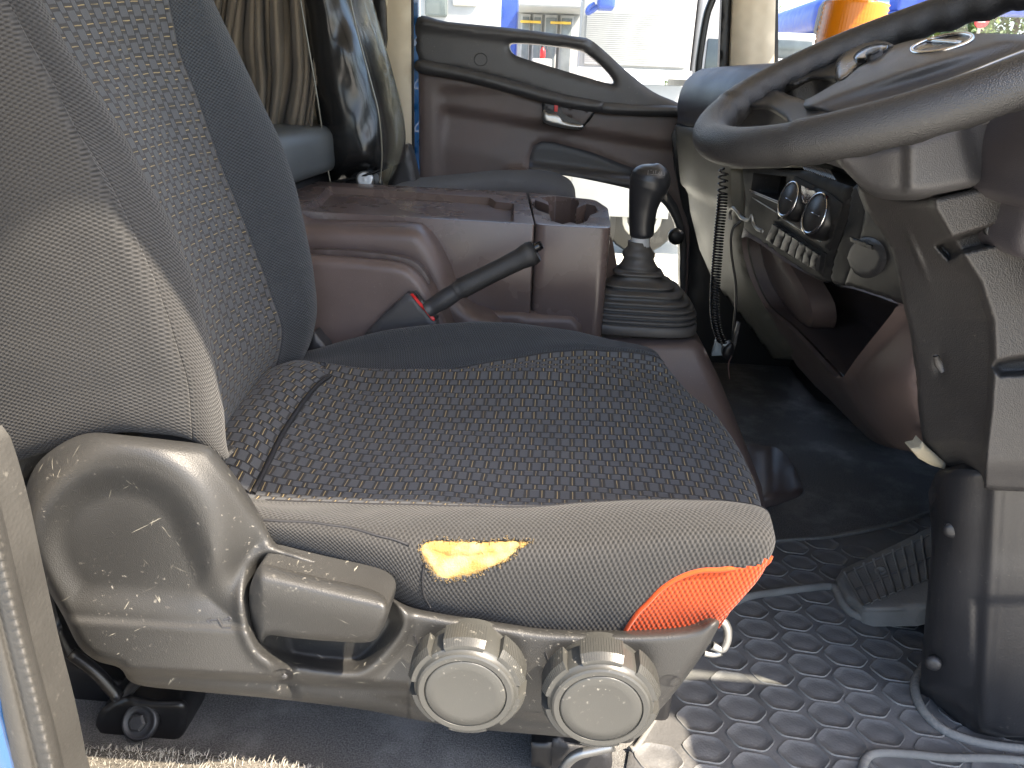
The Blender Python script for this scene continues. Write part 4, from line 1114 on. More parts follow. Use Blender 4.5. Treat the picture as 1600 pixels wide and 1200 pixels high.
# centre stack
stk = [(1160, 264), (1178, 262), (1259, 267), (1332, 292), (1322, 345), (1302, 405), (1298, 440), (1280, 438), (1225, 405), (1162, 356), (1165, 310)]
slot = [(1180, 270), (1233, 276), (1228, 317), (1176, 300)]
st_ = relief("center_stack", stk, onD(-.004), M_stack, dash, holes=[slot], step=6, round_px=3, round_m=.004, depth=.08, smooth=False, hole_round=False, hole_depth=.07)
relief("stack_border", [(1332, 290), (1352, 300), (1356, 340), (1345, 385), (1330, 430), (1320, 450), (1298, 440), (1302, 405), (1322, 345)], onD(-.002), M_stack, dash, step=4, round_px=6, round_m=.006, depth=.08)
relief("slot_back", slot, onD(.055), M_black, st_, step=8, round_px=1, round_m=0, depth=.01, smooth=False)
for a_, b__ in (((1178, 300), (1230, 322)), ((1180, 309), (1218, 332)), ((1176, 297), (1229, 318))):
    q = np.linspace(a_, b__, 6); tube("trim_line", onD(-.006)(q[:, 0], q[:, 1], 0.), .0012, M_steel, st_, 6)
pnl = [(1248, 276), (1306, 305), (1322, 318), (1300, 392), (1218, 345), (1232, 300)]
cp_ = relief("climate_panel", pnl, onD(-.008), M_stack, st_, step=6, round_px=3, round_m=.002, depth=.02, smooth=False)
relief("display", [(1262, 290), (1302, 307), (1294, 326), (1262, 318)], onD(-.012), plain("display_glass", (.03, .012, .015), .1), cp_, step=6, round_px=2, round_m=.001, depth=.01, smooth=False)
def dial(cx, cy, r):
    c = onD()(np.array(float(cx)), np.array(float(cy)), 0.)
    ax = Vector((-1, -.18, .22)).normalized(); av = np.array(ax)
    V, f = disc_lathe([(r*1.12, -.004), (r*1.12, .010), (r*1.08, .020), (r*.99, .024)], 32, c, ax, lob=lambda a, i: 1+.018*math.cos(a*24) if i < 3 else 1)
    d = mk("dial", V, f, M_black, st_)
    V, f = disc_lathe([(r*1.0, .022), (r*1.02, .0255), (r*.90, .0265), (r*.88, .025)], 32, c, ax); mk("dial_ring", V, f, M_chrome, d)
    V, f = disc_lathe([(r*.89, .024), (r*.88, .0255), (r*.002, .0262)], 32, c, ax); mk("dial_face", V, f, M_dark, d)
    q = ax.to_track_quat('Z', 'Y'); h = q @ Vector((1, 0, 0))
    pts = [Vector(c)+ax*.0265+Vector((0, 1, 0))*s*r*.85+Vector((0, 0, 0)) for s in (-1, 1)]
    tube("dial_bar", [tuple(p) for p in pts], .0012, M_chrome, d, 6)
dial(1250, 316, .033); dial(1293, 339, .035)
# piano switches
BQ = np.array([(1216, 350), (1291, 399), (1288, 424), (1206, 375)], float)
relief("switch_frame", [(1212, 346), (1296, 397), (1290, 432), (1202, 376)], onD(-.008), M_stack, st_, step=5, round_px=2, round_m=.002, depth=.02, smooth=False)
for k in range(7):
    a0, a1 = k/7+.012, (k+1)/7-.012
    top = lambda s: BQ[0]+(BQ[1]-BQ[0])*s
    bot = lambda s: BQ[3]+(BQ[2]-BQ[3])*s
    relief("switch", [top(a0), top(a1), bot(a1), bot(a0)], onD(-.016), M_dark, st_, step=3, round_px=1.6, round_m=.002, depth=.02, smooth=False, off=lambda px, py: .002*np.exp(-((py-(378+.62*(px-1250)))/5)**2))
for a_, b__ in (((1232, 342), (1294, 378)),):
    q = np.linspace(a_, b__, 6); tube("trim_line", onD(-.012)(q[:, 0], q[:, 1], 0.), .0013, M_steel, st_, 6)
# round socket right of the stack and dark facia above the bin
relief("facia", [(1340, 292), (1420, 300), (1440, 480), (1408, 474), (1335, 450), (1322, 445), (1345, 380), (1354, 330)], onD(-.005), M_black, dash, step=5, round_px=3, round_m=.003, depth=.06, smooth=False)
sk_ = [(1333+28+30*math.cos(a), 403+32*math.sin(a)) for a in np.linspace(0, 2*math.pi, 16, endpoint=False)]
so_ = relief("socket", sk_, onD(-.010), M_dark, dash, step=5, round_px=4, round_m=.005, depth=.03)
relief("socket_slot", [(1342, 371), (1376, 384), (1377, 391), (1343, 378)], onD(-.014), M_black, so_, step=4, round_px=1, round_m=.001, depth=.005, smooth=False)
# demister grille behind the wheel and speaker strip below it
for nm, qd, n_ in (("grille_slat", [(1262, 258), (1306, 266), (1316, 282), (1268, 266)], 13),):
    for k in range(n_):
        s = k/(n_-1); a_ = np.array(qd[0])+(np.array(qd[1])-np.array(qd[0]))*s; b__ = np.array(qd[3])+(np.array(qd[2])-np.array(qd[3]))*s
        q = np.array([a_, b__]); tube(nm, onD(-.01)(q[:, 0], q[:, 1], 0.), .0016, M_grey, dash, 5)
# instrument hood seen through the wheel
hood = thing("instrument_hood", "grey ribbed instrument hood glimpsed through the steering wheel spokes", "instrument hood", (.62, 1.0, .74))
rbox("hood_shell", .44, .72, .75, 1.18, .70, .80, M_dashtop, hood, .02)
for k in range(7):
    rbox("hood_rib", .50+.018*k, .508+.018*k, .80, 1.16, .80, .808, M_grey, hood, .002, 2)
# hook with cables
hk = np.array([(1160, 344), (1160, 332), (1165, 326), (1172, 332), (1180, 342), (1192, 345), (1196, 338), (1198, 348), (1204, 358), (1212, 362)], float)
ho = tube("wire_hook", cr(onD(-.028)(hk[:, 0], hk[:, 1], 0.), 5), .0042, M_steel, None, 8); tag(ho, "bent shiny wire hook clipped to the left edge of the radio slot", "hook")
cb = np.array([(1164, 338), (1156, 347), (1146, 356), (1142, 372), (1143, 400), (1149, 440), (1150, 475), (1146, 515), (1144, 540), (1140, 556)], float)
Yc = 1.72
ca = tube("thin_cable", cr(PA(cb[:, 0], cb[:, 1], 1, np.linspace(Yc, Yc, len(cb))), 6), .0032, M_black, None, 6); tag(ca, "thin black cable drooping from the wire hook to the floor", "cable")
cc_ = cr(np.array([(1131, 262), (1130, 280), (1128, 320), (1124, 360), (1121, 400), (1118, 440), (1117, 480), (1120, 510), (1128, 535)], float), 60)
cq = resample(PA(cc_[:, 0], cc_[:, 1], 1, 1.66), 1500)
s_ = np.linspace(0, 1, 1500); tight = np.where(s_ < .14, s_/.14*4, 4+(s_-.14)/.86*54)
ang = 2*np.pi*tight; rad = np.where(s_ < .14, .009, .0095)*sstep(s_, 0, .02)
hel = cq+np.stack([rad*np.cos(ang), rad*np.sin(ang), 0*ang], 1)
co_ = tube("coiled_cord", hel, .0021, M_gloss, None, 6); tag(co_, "black coiled cord hanging in front of the dash side tinted pale with reflected daylight", "coiled cord")
br = thing("plug_bracket", "pale metal bracket and plug on the floor at the end of the coiled cord", "bracket", tuple(PA(np.array(1130.), np.array(560.), 1, 1.75)))
relief("bracket_plate", [(1112, 556), (1119, 530), (1124, 534), (1136, 555)], onY(1.72), plain("pale_blue_metal", (.30, .36, .40), .4), br, step=4, round_px=2, round_m=.002, depth=.01, smooth=False)
relief("plug", [(1130, 545), (1142, 535), (1147, 542), (1142, 562), (1130, 558)], onY(1.70), M_black, br, step=4, round_px=4, round_m=.006, depth=.02)
relief("bracket_arm", [(1146, 530), (1153, 503), (1157, 505), (1150, 540), (1142, 556)], onY(1.74), M_grey, br, step=4, round_px=2, round_m=.002, depth=.01, smooth=False)
wq = np.array([(1143, 556), (1138, 570), (1140, 592)], float); wi = tube("loose_wire", cr(PA(wq[:, 0], wq[:, 1], 1, 1.70), 6), .0015, plain("pinkish_wire", (.16, .09, .08), .6), None, 5); tag(wi, "thin pinkish wire end lying below the plug", "wire")
# beacon standing on the dash
bm = thing("amber_beacon", "ribbed amber warning beacon behind the steering wheel rim", "beacon", tuple(PA(np.array(1318.), np.array(85.), 1, 1.95)))
m_, t_, b_ = newmat("amber_lens"); b_.inputs["Base Color"].default_value = (.72, .21, .002, 1); b_.inputs["Roughness"].default_value = .25
m_.use_nodes = True
cbm = PA(np.array(1318.), np.array(100.), 1, 1.95); pm_ = 1180/float((cbm-CAM)@cw)
prb = []; hb_ = 84/pm_
for k in range(26):
    r_ = (49-4*(k/25))/pm_; prb.append((r_+.0032*(k % 2), hb_*k/25))
prb += [(40/pm_, hb_+.003), (.002, hb_+.004)]
V, f = disc_lathe(prb, 192, cbm, (.04, 0, 1), lob=lambda a, i: 1+.004*math.cos(a*64)); mk("beacon_lens", V, f, m_, bm)
V, f = disc_lathe([(50/pm_, -.03), (52/pm_, 0), (47/pm_, .002)], 32, cbm, (0, 0, 1)); mk("beacon_base", V, f, M_black, bm)

# ================================================================ STEERING WHEEL
WC = np.array([.3636, .8918, .8810]); t1, t2, WR = .42676, .10202, .2156
E1 = np.array([math.cos(t1), 0, math.sin(t1)]); E2 = np.array([0, math.cos(t2), math.sin(t2)]); E2 = E2-E1*(E1@E2); E2 /= np.linalg.norm(E2)
EN = np.cross(E1, E2)
whl = thing("steering_wheel", "black grained steering wheel with thick rim and oval emblem", "steering wheel", tuple(WC))
def WL(x, y, h): return WC+np.asarray(x)[..., None]*E1+np.asarray(y)[..., None]*E2+np.asarray(h)[..., None]*EN
a = np.linspace(0, 2*np.pi, 160, endpoint=False)
# grip bumps under the rim (finger notches on the lower side)
rr = .0178+.0012*np.exp(-((np.mod(a+math.pi, 2*math.pi)-math.pi)/.4)**2)
V = []; n = 28; b = np.linspace(0, 2*np.pi, n, endpoint=False)
for i, ai in enumerate(a):
    for bj in b:
        cb_, sb = math.cos(bj), math.sin(bj)
        r_ = .0196
        if abs(math.sin(ai)) > .45: r_ += .0028*math.sin(ai*34)*max(0., -.6*sb-.75*cb_)
        if abs(math.sin(ai)) > .62: r_ += .0016
        V.append(WL(np.array(math.cos(ai)*(WR+r_*1.05*cb_)), np.array(math.sin(ai)*(WR+r_*1.05*cb_)), np.array(r_*sb)))
mk("rim", np.array(V), gridfaces(160, n, closed_r=True, closed_c=True), M_wheel, whl)
def onW(h=0.):
    def f(px, py, off):
        d = dirs(px, py); o = h-np.asarray(off)
        t = (((WC-CAM)@EN)+o)/(d@EN)
        return CAM+d*t[..., None]
    f.back = -EN; return f
padl = cr(np.array([(-.114, .010), (-.085, .032), (-.055, .053), (-.022, .090), (.006, .110), (.030, .116), (.048, .095), (.060, .05), (.068, 0), (.070, -.05), (.066, -.12), (.030, -.158), (-.02, -.158), (-.07, -.148), (-.112, -.115), (-.124, -.045)]), 4, True)
pad = projm(WL(padl[:, 0], padl[:, 1], 0*padl[:, 0]))
hubm = plastic("hub_pad", (.045, .043, .043), .36, 900, .5, .0008, .1, dust=.08)
def pado(px, py):
    q = onW(0.)(px, py, 0*px)-WC; x, y = q@E1, q@E2
    return -.005+.012*sstep(-y, .055, .075)*0-.006*np.exp(-(x/.06)**2-(y/.08)**2)+.010*sstep(-y-.35*x, .03, .12)
relief("hub_pad", pad, onW(0.), hubm, whl, step=3, round_px=14, round_m=.012, depth=.045, off=pado, n=1)
# lower facet of the pad
fc = np.array([(1300, 176), (1400, 150), (1480, 122), (1560, 98), (1640, 78)], float)
# spokes
sp1 = [(1145, 172), (1175, 148), (1205, 134), (1232, 148), (1262, 158), (1300, 176), (1290, 205), (1240, 205), (1228, 188), (1200, 172), (1175, 172)]
relief("spoke", sp1, onW(-.004), M_wheel, whl, step=5, round_px=8, round_m=.010, depth=.02, n=4)
sp2 = [(1255, 102), (1290, 76), (1330, 64), (1345, 78), (1320, 108), (1312, 128), (1296, 126), (1270, 126), (1235, 138), (1212, 134)]
relief("spoke", sp2, onW(-.006), M_wheel, whl, step=5, round_px=8, round_m=.010, depth=.02, n=4)
pod = [(1305, 104), (1313, 86), (1335, 70), (1365, 62), (1388, 66), (1398, 74), (1380, 84), (1345, 104), (1325, 122), (1309, 126)]
podm = plain("pod_gunmetal", (.12, .105, .09), .3, metal=.4)
pd_ = relief("control_pod", pod, onW(.004), podm, whl, step=4, round_px=8, round_m=.008, depth=.03, n=4)
relief("button_ring", [(1333, 90), (1340, 80), (1357, 71), (1378, 67), (1390, 71), (1382, 81), (1360, 92), (1340, 96)], onW(.008), M_gloss, pd_, step=3, round_px=4, round_m=.003, depth=.01)
relief("button", [(1352, 83), (1362, 76), (1375, 74), (1378, 78), (1366, 85), (1355, 88)], onW(.013), M_dark, pd_, step=3, round_px=4, round_m=.003, depth=.008)
# oval emblem
ec = onW(.010)(np.array(1470.), np.array(68.), 0.)
def emb(rx, ry, r_, k=48):
    aa = np.linspace(0, 2*np.pi, k, endpoint=False)
    # ellipse lying on the pad, long axis across the wheel
    return np.array([ec+E2*(-math.sin(x)*ry)+E1*(math.cos(x)*rx) for x in aa])
em = tube("emblem_ring", emb(.023, .042, .004), .0022, M_chrome, whl, 8, closed=True)
q = [ec+E2*s*.030+E1*(.004) for s in np.linspace(-1.2, 1.2, 7)]; tube("emblem_bar", q, .0022, M_chrome, em, 8)
V = [tuple(p-EN*.001) for p in emb(.022, .041, 0)]; mk("emblem_plate", V, [tuple(range(len(V)))], plain("emblem_black", (.02, .02, .02), .25), em, smooth=False)
# silver trim line on the right of the pad
q = cr(np.array([(1345, 173), (1412, 153), (1506, 117), (1560, 95), (1615, 74)], float), 6); tube("pad_trim", onW(.011)(q[:, 0], q[:, 1], 0.), .0016, M_steel, whl, 8)
# boss under the wheel
tube("wheel_boss", [WC-EN*.01, WC-EN*.06, WC-EN*.10], [.075, .06, .05], M_dark, whl, 24)

# ================================================================ STEERING COLUMN
colm = thing("steering_column", "dark plastic steering column cover with two screw recesses", "steering column", (.56, .86, .3))
shr = [(1262, 232), (1300, 246), (1316, 262), (1330, 277), (1352, 294), (1382, 304), (1430, 306), (1480, 300), (1600, 272), (1700, 245), (1800, 200), (1800, 120), (1600, 150), (1500, 190), (1400, 222), (1300, 236)]
def shro(px, py):
    o = .05*(1-sstep(px, 1300, 1430))
    o -= .018*sstep(px, 1408, 1424)*(1-sstep(px-.25*(py-230), 1500, 1530))
    o += .02*sstep(px, 1520, 1600)*np.exp(-((py-215)/40)**2)
    return o
relief("column_shroud", shr, onY(.80), M_grey, colm, step=7, round_px=14, round_m=.02, depth=.10, off=shro, n=3, back=(.5, 1, -.2))
cov = [(1339, 286), (1346, 290), (1380, 304), (1430, 311), (1500, 300), (1600, 277), (1700, 255), (1820, 230), (1860, 770), (1760, 772), (1600, 768), (1545, 765), (1520, 755), (1479, 730), (1447, 697), (1440, 676), (1433, 622), (1424, 532), (1409, 466), (1392, 388), (1356, 332)]
edge_x = lambda py: np.interp(py, [280, 325, 380, 440, 500, 560, 640, 700, 760], [1455, 1456, 1488, 1528, 1548, 1550, 1544, 1536, 1530])
s1 = np.array([(1458, 384), (1470, 374), (1520, 358), (1562, 346), (1574, 352), (1578, 376), (1560, 384), (1510, 396), (1482, 410)], float)
s2 = np.array([(1548, 574), (1556, 562), (1580, 556), (1660, 548), (1660, 580), (1590, 588), (1562, 590)], float)
lefte = lambda py: np.interp(py, [285, 332, 388, 466, 532, 622, 690, 730, 765], [1339, 1356, 1392, 1409, 1424, 1433, 1445, 1479, 1540])
def covo(px, py):
    e = edge_x(py); l = lefte(py)
    t = np.clip((e+10-px)/np.maximum(e+10-l, 20), 0, 1)
    o = .14*t**.85
    o = o*sstep(t, -.01, .12)+0
    q = np.stack([px, py], 1)
    for s, dp in ((s1, .030), (s2, .026)):
        d = polydist(q, s); i_ = inside(q, s); o += np.where(i_, dp*sstep(d, 0, 9), 0)
    o -= .006*np.exp(-((px-(1428+.42*(py-385)))/5)**2)*np.exp(-((py-395)/34)**2)     # raised rib
    o += .006*np.exp(-((px-1468)/9)**2-((py-570)/18)**2)
    o += .012*sstep(py, 715, 768)
    return o
relief("column_cover", cov, onY(.80), M_col, colm, step=3.2, round_px=9, round_m=.010, depth=.12, off=covo, n=3, back=(.75, 1, -.1))
c = PA(np.array(1553.), np.array(358.), 1, .812); V, f = disc_lathe([(.0085, -.004), (.0085, .002), (.004, .0025), (.003, .001)], 16, c, (0, -1, .1)); mk("screw", V, f, M_dark, colm)
rbq = np.array([(1462, 556), (1466, 568), (1472, 580)], float); tube("rib_mark", PA(rbq[:, 0], rbq[:, 1], 1, .845), [.003, .005, .003], M_col, colm, 8)
# torn pale insulation under the cover
ins_ = relief("insulation_scrap", [(1423, 701), (1436, 698), (1441, 690), (1446, 696), (1460, 708), (1478, 724), (1476, 733), (1455, 727), (1435, 716)], onY(.93), plain("pale_insulation", (.42, .36, .25), .9), colm, step=4, round_px=4, round_m=.004, depth=.02, smooth=False)
# lower post boot
post = [(1462, 740), (1600, 742), (1720, 745), (1730, 1150), (1600, 1152), (1545, 1150), (1500, 1136), (1468, 1118), (1446, 1096), (1438, 1070), (1446, 960), (1456, 850)]
def posto(px, py):
    l = np.interp(py, [740, 960, 1070, 1150], [1462, 1446, 1438, 1500])
    t = np.clip((1600-px)/(1600-l), 0, 1)
    o = .10*(1-np.sqrt(np.clip(1-t**2, 0, 1)))
    o -= .006*np.exp(-((px-(1558-.06*(py-750)))/13)**2)
    o += .010*sstep(py, 930, 945)*(px > 1520)*(1-sstep(py, 960, 1100))*.4
    return o
po = relief("column_boot", post, onY(.83), plastic("boot_black", (.016, .0165, .019), .34, 300, .15, .0008, .2, dust=.15), colm, step=6, round_px=4, round_m=.005, depth=.2, off=posto, n=3, back=(.85, 1, 0))
for q in ((1487, 828), (1458, 1036)):
    c = PA(np.array(float(q[0])), np.array(float(q[1])), 1, .87); V, f = disc_lathe([(.010, -.006), (.010, .003), (.005, .005)], 14, c, (-.6, -1, .1)); mk("screw", V, f, M_dark, po)
# ================================================================ PEDAL
pdl = thing("foot_pedal", "dusty ribbed rubber foot rest pedal left of the column boot", "pedal", tuple(PA(np.array(1385.), np.array(950.), 2, 0.)))
pc0 = [(1308, 898), (1316, 888), (1460, 818), (1520, 800), (1520, 900), (1460, 930), (1352, 954), (1340, 950), (1310, 922)]
zped = lambda px, py: .03+.075*np.clip((px-1330)/180, 0, 1)
def onPed(off0=0.):
    def f(px, py, off):
        return PA(px, py, 2, zped(px, py)-np.asarray(off)+off0)
    f.back = np.array([0, 0, -1.]); return f
relief("pedal_body", [(1306, 905), (1316, 889), (1400, 850), (1470, 815), (1540, 800), (1540, 930), (1440, 955), (1352, 957), (1322, 938)], onPed(0), M_pedal, pdl, step=6, round_px=7, round_m=.010, depth=.03, smooth=False)
for k in range(13):
    s = k/12; a_ = np.array([1318, 892])+(np.array([1500, 806])-np.array([1318, 892]))*s; b__ = np.array([1352, 951])+(np.array([1500, 892])-np.array([1352, 951]))*s
    q = np.linspace(a_+(b__-a_)*.04, b__-(b__-a_)*.06, 5)
    tube("rib", onPed(.003)(q[:, 0], q[:, 1], 0.), .0022, M_matrim, pdl, 5)
for t_ in (.08, .5, .9):
    a_ = np.array([1318, 892])+(np.array([1352, 951])-np.array([1318, 892]))*t_; b__ = np.array([1500, 806])+(np.array([1500, 892])-np.array([1500, 806]))*t_
    q = np.linspace(a_, b__, 8); tube("rib", onPed(.002)(q[:, 0], q[:, 1], 0.), .0015, M_matrim, pdl, 5)
c = onPed(.001)(np.array(1376.), np.array(893.), 0.); V, f = disc_lathe([(.010, 0), (.010, .004), (.006, .005), (.005, .002)], 16, c, (-.4, -.2, 1)); mk("rivet", V, f, M_matrim, pdl)

# ================================================================ FLOOR MAT
mat = thing("floor_mat", "dusty black rubber floor mat with raised honeycomb pads", "floor mat", (.45, .95, 0))
mo = np.array([pz(976, 1215, 0), pz(984, 1168, 0), pz(1004, 1155, 0), pz(1090, 1010, 0), pz(1170, 870, 0), pz(1205, 846, 0), pz(1300, 838, 0), pz(1400, 818, 0), pz(1480, 790, 0)])
mo = np.concatenate([mo, [(1.05, 1.40), (1.05, .45), (.17, .45)]])
plate("mat_base", mo, [], .006, .0008, M_mat, mat, .003)
lipq = cr(np.array([pz(984, 1172, .006), pz(1004, 1155, .006), pz(1090, 1010, .006), pz(1170, 870, .006), pz(1205, 848, .006), pz(1300, 840, .006), pz(1400, 820, .006), pz(1480, 792, .006)]), 6)
lip3 = np.column_stack([lipq, np.full(len(lipq), .008)])
tube("mat_lip", lip3[:], .004, M_matrim, mat, 8)
# moulded step in front of the pedal and ring round the column boot
sq = np.array([(1100, 975), (1135, 948), (1170, 932), (1215, 925), (1262, 919), (1295, 916), (1306, 922), (1318, 945), (1338, 962), (1370, 966), (1460, 960)], float)
q = cr(sq, 6); tube("mat_step", PA(q[:, 0], q[:, 1], 2, .010), .0075, M_matrim, mat, 8)
sq = np.array([(1444, 1040), (1430, 1068), (1436, 1100), (1462, 1132), (1500, 1152), (1560, 1166), (1660, 1175)], float)
q = cr(sq, 6); tube("mat_step", PA(q[:, 0], q[:, 1], 2, .010), .007, M_matrim, mat, 8)
sq = np.array([(1345, 1215), (1352, 1188), (1370, 1177), (1420, 1178), (1480, 1184), (1560, 1185), (1660, 1195)], float)
q = cr(sq, 6); tube("mat_step", PA(q[:, 0], q[:, 1], 2, .010), .006, M_matrim, mat, 8)
# hexagonal pads: one shared mesh, one object a pad
def padmesh():
    W, H = .0362, .0238
    hexa = np.array([(1, 0), (.52, 1), (-.52, 1), (-1, 0), (-.52, -1), (.52, -1)])*np.array([W, H])
    hr = rounded(hexa, .007, 3)
    ringsh = [(1.0, .0), (.985, .0022), (.960, .0024), (.935, .0010), (.5, .0008)]
    V = []; n = len(hr)
    for k, z in ringsh: V += [(x*k, y*k, z) for x, y in hr]
    f = gridfaces(len(ringsh), n, closed_c=True); f.append(tuple(range(4*n, 5*n)))
    me = bpy.data.meshes.new("hex_pad"); me.from_pydata(V, [], f)
    me.materials.append(M_mat); me.materials.append(M_matrim)
    mi = [1 if i < 2*n+n*0 else 0 for i in range(len(f))]
    me.polygons.foreach_set("material_index", np.array(mi, dtype=np.int32)); me.polygons.foreach_set("use_smooth", np.ones(len(f), bool)); me.update()
    return me
pme = padmesh()
mo_in = mo
boot_c = np.array([.70, .93])
ml = wloc(mat); cnt = 0
pedpoly = np.array([pz(1306, 905, 0), pz(1400, 845, 0), pz(1540, 790, 0), pz(1540, 935, 0), pz(1440, 958, 0), pz(1352, 966, 0), pz(1318, 945, 0)])
for i in range(-4, 22):
    for j in range(-4, 22):
        x = .18+.0645*i; y = .46+.0520*j+(.026 if i % 2 else 0)
        x += .006*noise.noise(Vector((x*9, y*9, 1))); y += .005*noise.noise(Vector((x*9, y*9, 7)))
        pt_ = np.array([[x, y]])
        if not inside(pt_, mo_in)[0] or polydist(pt_, mo_in)[0] < .022: continue
        if inside(pt_, pedpoly)[0]: continue
        if x > .98: continue
        pxy = projm(np.array([[x, y, .008]]))[0]
        if pxy[0] > 1660 or pxy[1] > 1290: continue
        o = bpy.data.objects.new("hex_pad", pme); COL.objects.link(o); o.parent = mat
        o.location = (x-ml[0], y-ml[1], .006-ml[2]); o.rotation_euler = (0, 0, -.10+.10*noise.noise(Vector((x*5, y*5, 3)))); s = 1+.08*noise.noise(Vector((x*13, y*13, 5)))
        o.scale = (s, s, 1); cnt += 1
# dusty sill carpet with a fuzzy cut edge
sc = [P(x, y, Z=.03)[:2] for x, y in ((60, 1158), (100, 1165), (180, 1168), (260, 1172), (340, 1180), (420, 1188), (500, 1200), (560, 1215))]
so2 = np.concatenate([np.array(sc), [(.10, .40), (-.9, .40), (-.9, sc[0][1])]])
sil = thing("sill_carpet", "frayed dusty carpet strip along the door sill", "carpet strip", (-.4, .55, 0))
plate("carpet_strip", so2, [], .03, .001, M_carpettan, sil, .006)
fz = MB(); scr = resample(np.array(sc), 400)
for k in range(1500):
    p = scr[rng.integers(len(scr))]; q = np.array([p[0]+rng.normal()*.004, p[1]-abs(rng.normal())*.03, .029])
    d = rng.normal(size=3); d[2] = abs(d[2]); d[1] += .5; d /= np.linalg.norm(d); L = rng.uniform(.004, .013)
    w_ = np.array([.0006, 0, 0]); m1 = q+d*L*.5+rng.normal(size=3)*.001
    fz.add([q-w_, q+w_, m1+w_*.8, m1-w_*.8, q+d*L], [(0, 1, 2, 3), (3, 2, 4)])
fo_ = fz.obj("carpet_fibres", M_lint, sil); fo_['kind'] = 'stuff'

# ================================================================ OUTSIDE: the yard
GZ = -1.0
def ux(px, Y, py=100): return float(PA(np.array(float(px)), np.array(float(py)), 1, Y)[0])
def uz(px, py, Y): return float(PA(np.array(float(px)), np.array(float(py)), 1, Y)[2])
# white box truck with ribbed body
bt_ = thing("box_truck", "white box truck with horizontally ribbed body parked outside the far window", "truck", (1.2, 9, GZ))
bx0, bx1 = ux(905, 9), ux(1080, 9); zb, ztp = uz(980, 112, 9), 3.1
rbox("cargo_box", bx0, bx1, 9.05, 11.3, zb, ztp, M_truck, bt_, .02)
n_ = 26
for k in range(n_):
    z = zb+.06+(1.55-zb)*k/n_
    rbox("rib", bx0+.05, bx1-.06, 9.02, 9.055, z, z+.035, M_truck, bt_, .006, 2)
rbox("body_rail", bx0-.02, bx1+.02, 9.0, 9.06, zb-.06, zb+.03, plain("rail_grey", (.55, .56, .58), .5), bt_, .01)
rbox("side_guard", bx0, bx1-.05, 9.1, 9.2, GZ+.45, zb-.12, M_truck, bt_, .01)
for x in (bx0+.25, bx1-.35):
    V, f = disc_lathe([(.42, -.12), (.44, 0), (.40, .1), (.2, .12)], 28, (x, 9.25, GZ+.44), (0, -1, 0)); w_ = mk("wheel", V, f, M_black, bt_)
    V, f = disc_lathe([(.25, .11), (.22, .13), (.08, .10)], 20, (x, 9.25, GZ+.44), (0, -1, 0)); mk("wheel_rim", V, f, M_steel, w_)
rbox("cab", bx1+.03, bx1+.55, 9.1, 11.2, GZ+.5, 2.0, M_truck, bt_, .06)
rbox("cab_window", bx1+.16, bx1+.46, 9.08, 9.12, .75, 1.4, plain("dark_glass", (.03, .04, .045), .08), bt_, .01)
# blue portal frames
bl = M_blueb
f1 = thing("blue_crane", "bright blue steel crane post standing outside the far window", "crane", (ux(775, 11), 11, GZ))
rbox("crane_post", ux(757, 11), ux(806, 11), 10.9, 11.2, GZ, 4.0, bl, f1, .02)
rbox("crane_bracket", ux(764, 10.8), ux(782, 10.8), 10.75, 10.9, uz(770, 30, 10.8), uz(770, 12, 10.8), M_blue, f1, .02)
rbox("crane_foot", ux(750, 11), ux(812, 11), 10.8, 11.3, GZ, GZ+.12, bl, f1, .02)
f2 = thing("blue_hoist", "small blue hoist hanging in front of the white truck body", "hoist", (ux(930, 8.6), 8.6, 1.5))
rbox("hoist_body", ux(926, 8.6), ux(952, 8.6), 8.4, 8.7, uz(940, 16, 8.6), uz(940, -10, 8.6), bl, f2, .03)
q = np.array([(934, 10), (926, 16), (918, 20), (921, 12), (930, 6)], float); tube("hoist_hook", cr(PA(q[:, 0], q[:, 1], 1, 8.55), 5), .025, bl, f2, 8)
# office building with glazed front
of = thing("office_building", "grey office front with glazed doors seen past the blue crane post", "building", (ux(830, 14), 14, GZ))
M_wallg = plain("pale_wall", (.36, .36, .35), .8); M_dglass = plain("office_glass", (.16, .18, .19), .12)
rbox("wall", ux(790, 14), ux(930, 14), 14, 20, GZ, 5.0, M_wallg, of, .02)
for k, (a_, b__) in enumerate(((812, 826), (830, 844), (848, 868), (872, 892))):
    w_ = rbox("window", ux(a_, 13.96), ux(b__, 13.96), 13.93, 14.0, uz(830, 130, 13.96), uz(830, 22, 13.96), plain("frame_grey", (.40, .40, .40), .5), of, .01)
    rbox("pane", ux(a_+2, 13.9), ux(b__-2, 13.9), 13.90, 13.935, uz(830, 126, 13.96), uz(830, 27, 13.96), M_dglass, w_, .004)
rbox("canopy", ux(795, 13.2), ux(905, 13.2), 12.9, 14.0, uz(850, 14, 13.2), uz(850, 2, 13.2), M_white, of, .03)
for px_ in (822, 868): rbox("sign_band", ux(px_, 13.9)-.12, ux(px_, 13.9)+.22, 13.85, 13.9, uz(880, 38, 13.9), uz(880, 34, 13.9), plain("yellow_band", (.75, .48, .05), .5), of, .005)
ex = thing("fire_extinguisher", "small red fire extinguisher standing by the office doors", "extinguisher", (ux(847, 13), 13, uz(847, 92, 13)))
V, f = disc_lathe([(.035, 0), (.042, .02), (.042, .12), (.03, .14), (.015, .15), (.015, .17)], 16, (ux(847, 13), 13, uz(847, 92, 13)), (0, 0, 1)); mk("cylinder_body", V, f, M_red, ex)
tube("nozzle", [(ux(847, 13)+.015, 12.95, uz(847, 92, 13)+.23), (ux(847, 13)+.07, 12.9, uz(847, 92, 13)+.2), (ux(847, 13)+.08, 12.9, uz(847, 92, 13)+.1)], .01, M_black, ex)
rbox("stand", ux(847, 13)-.15, ux(847, 13)+.15, 12.85, 13.15, GZ, uz(847, 92, 13), M_wallg, ex, .01)
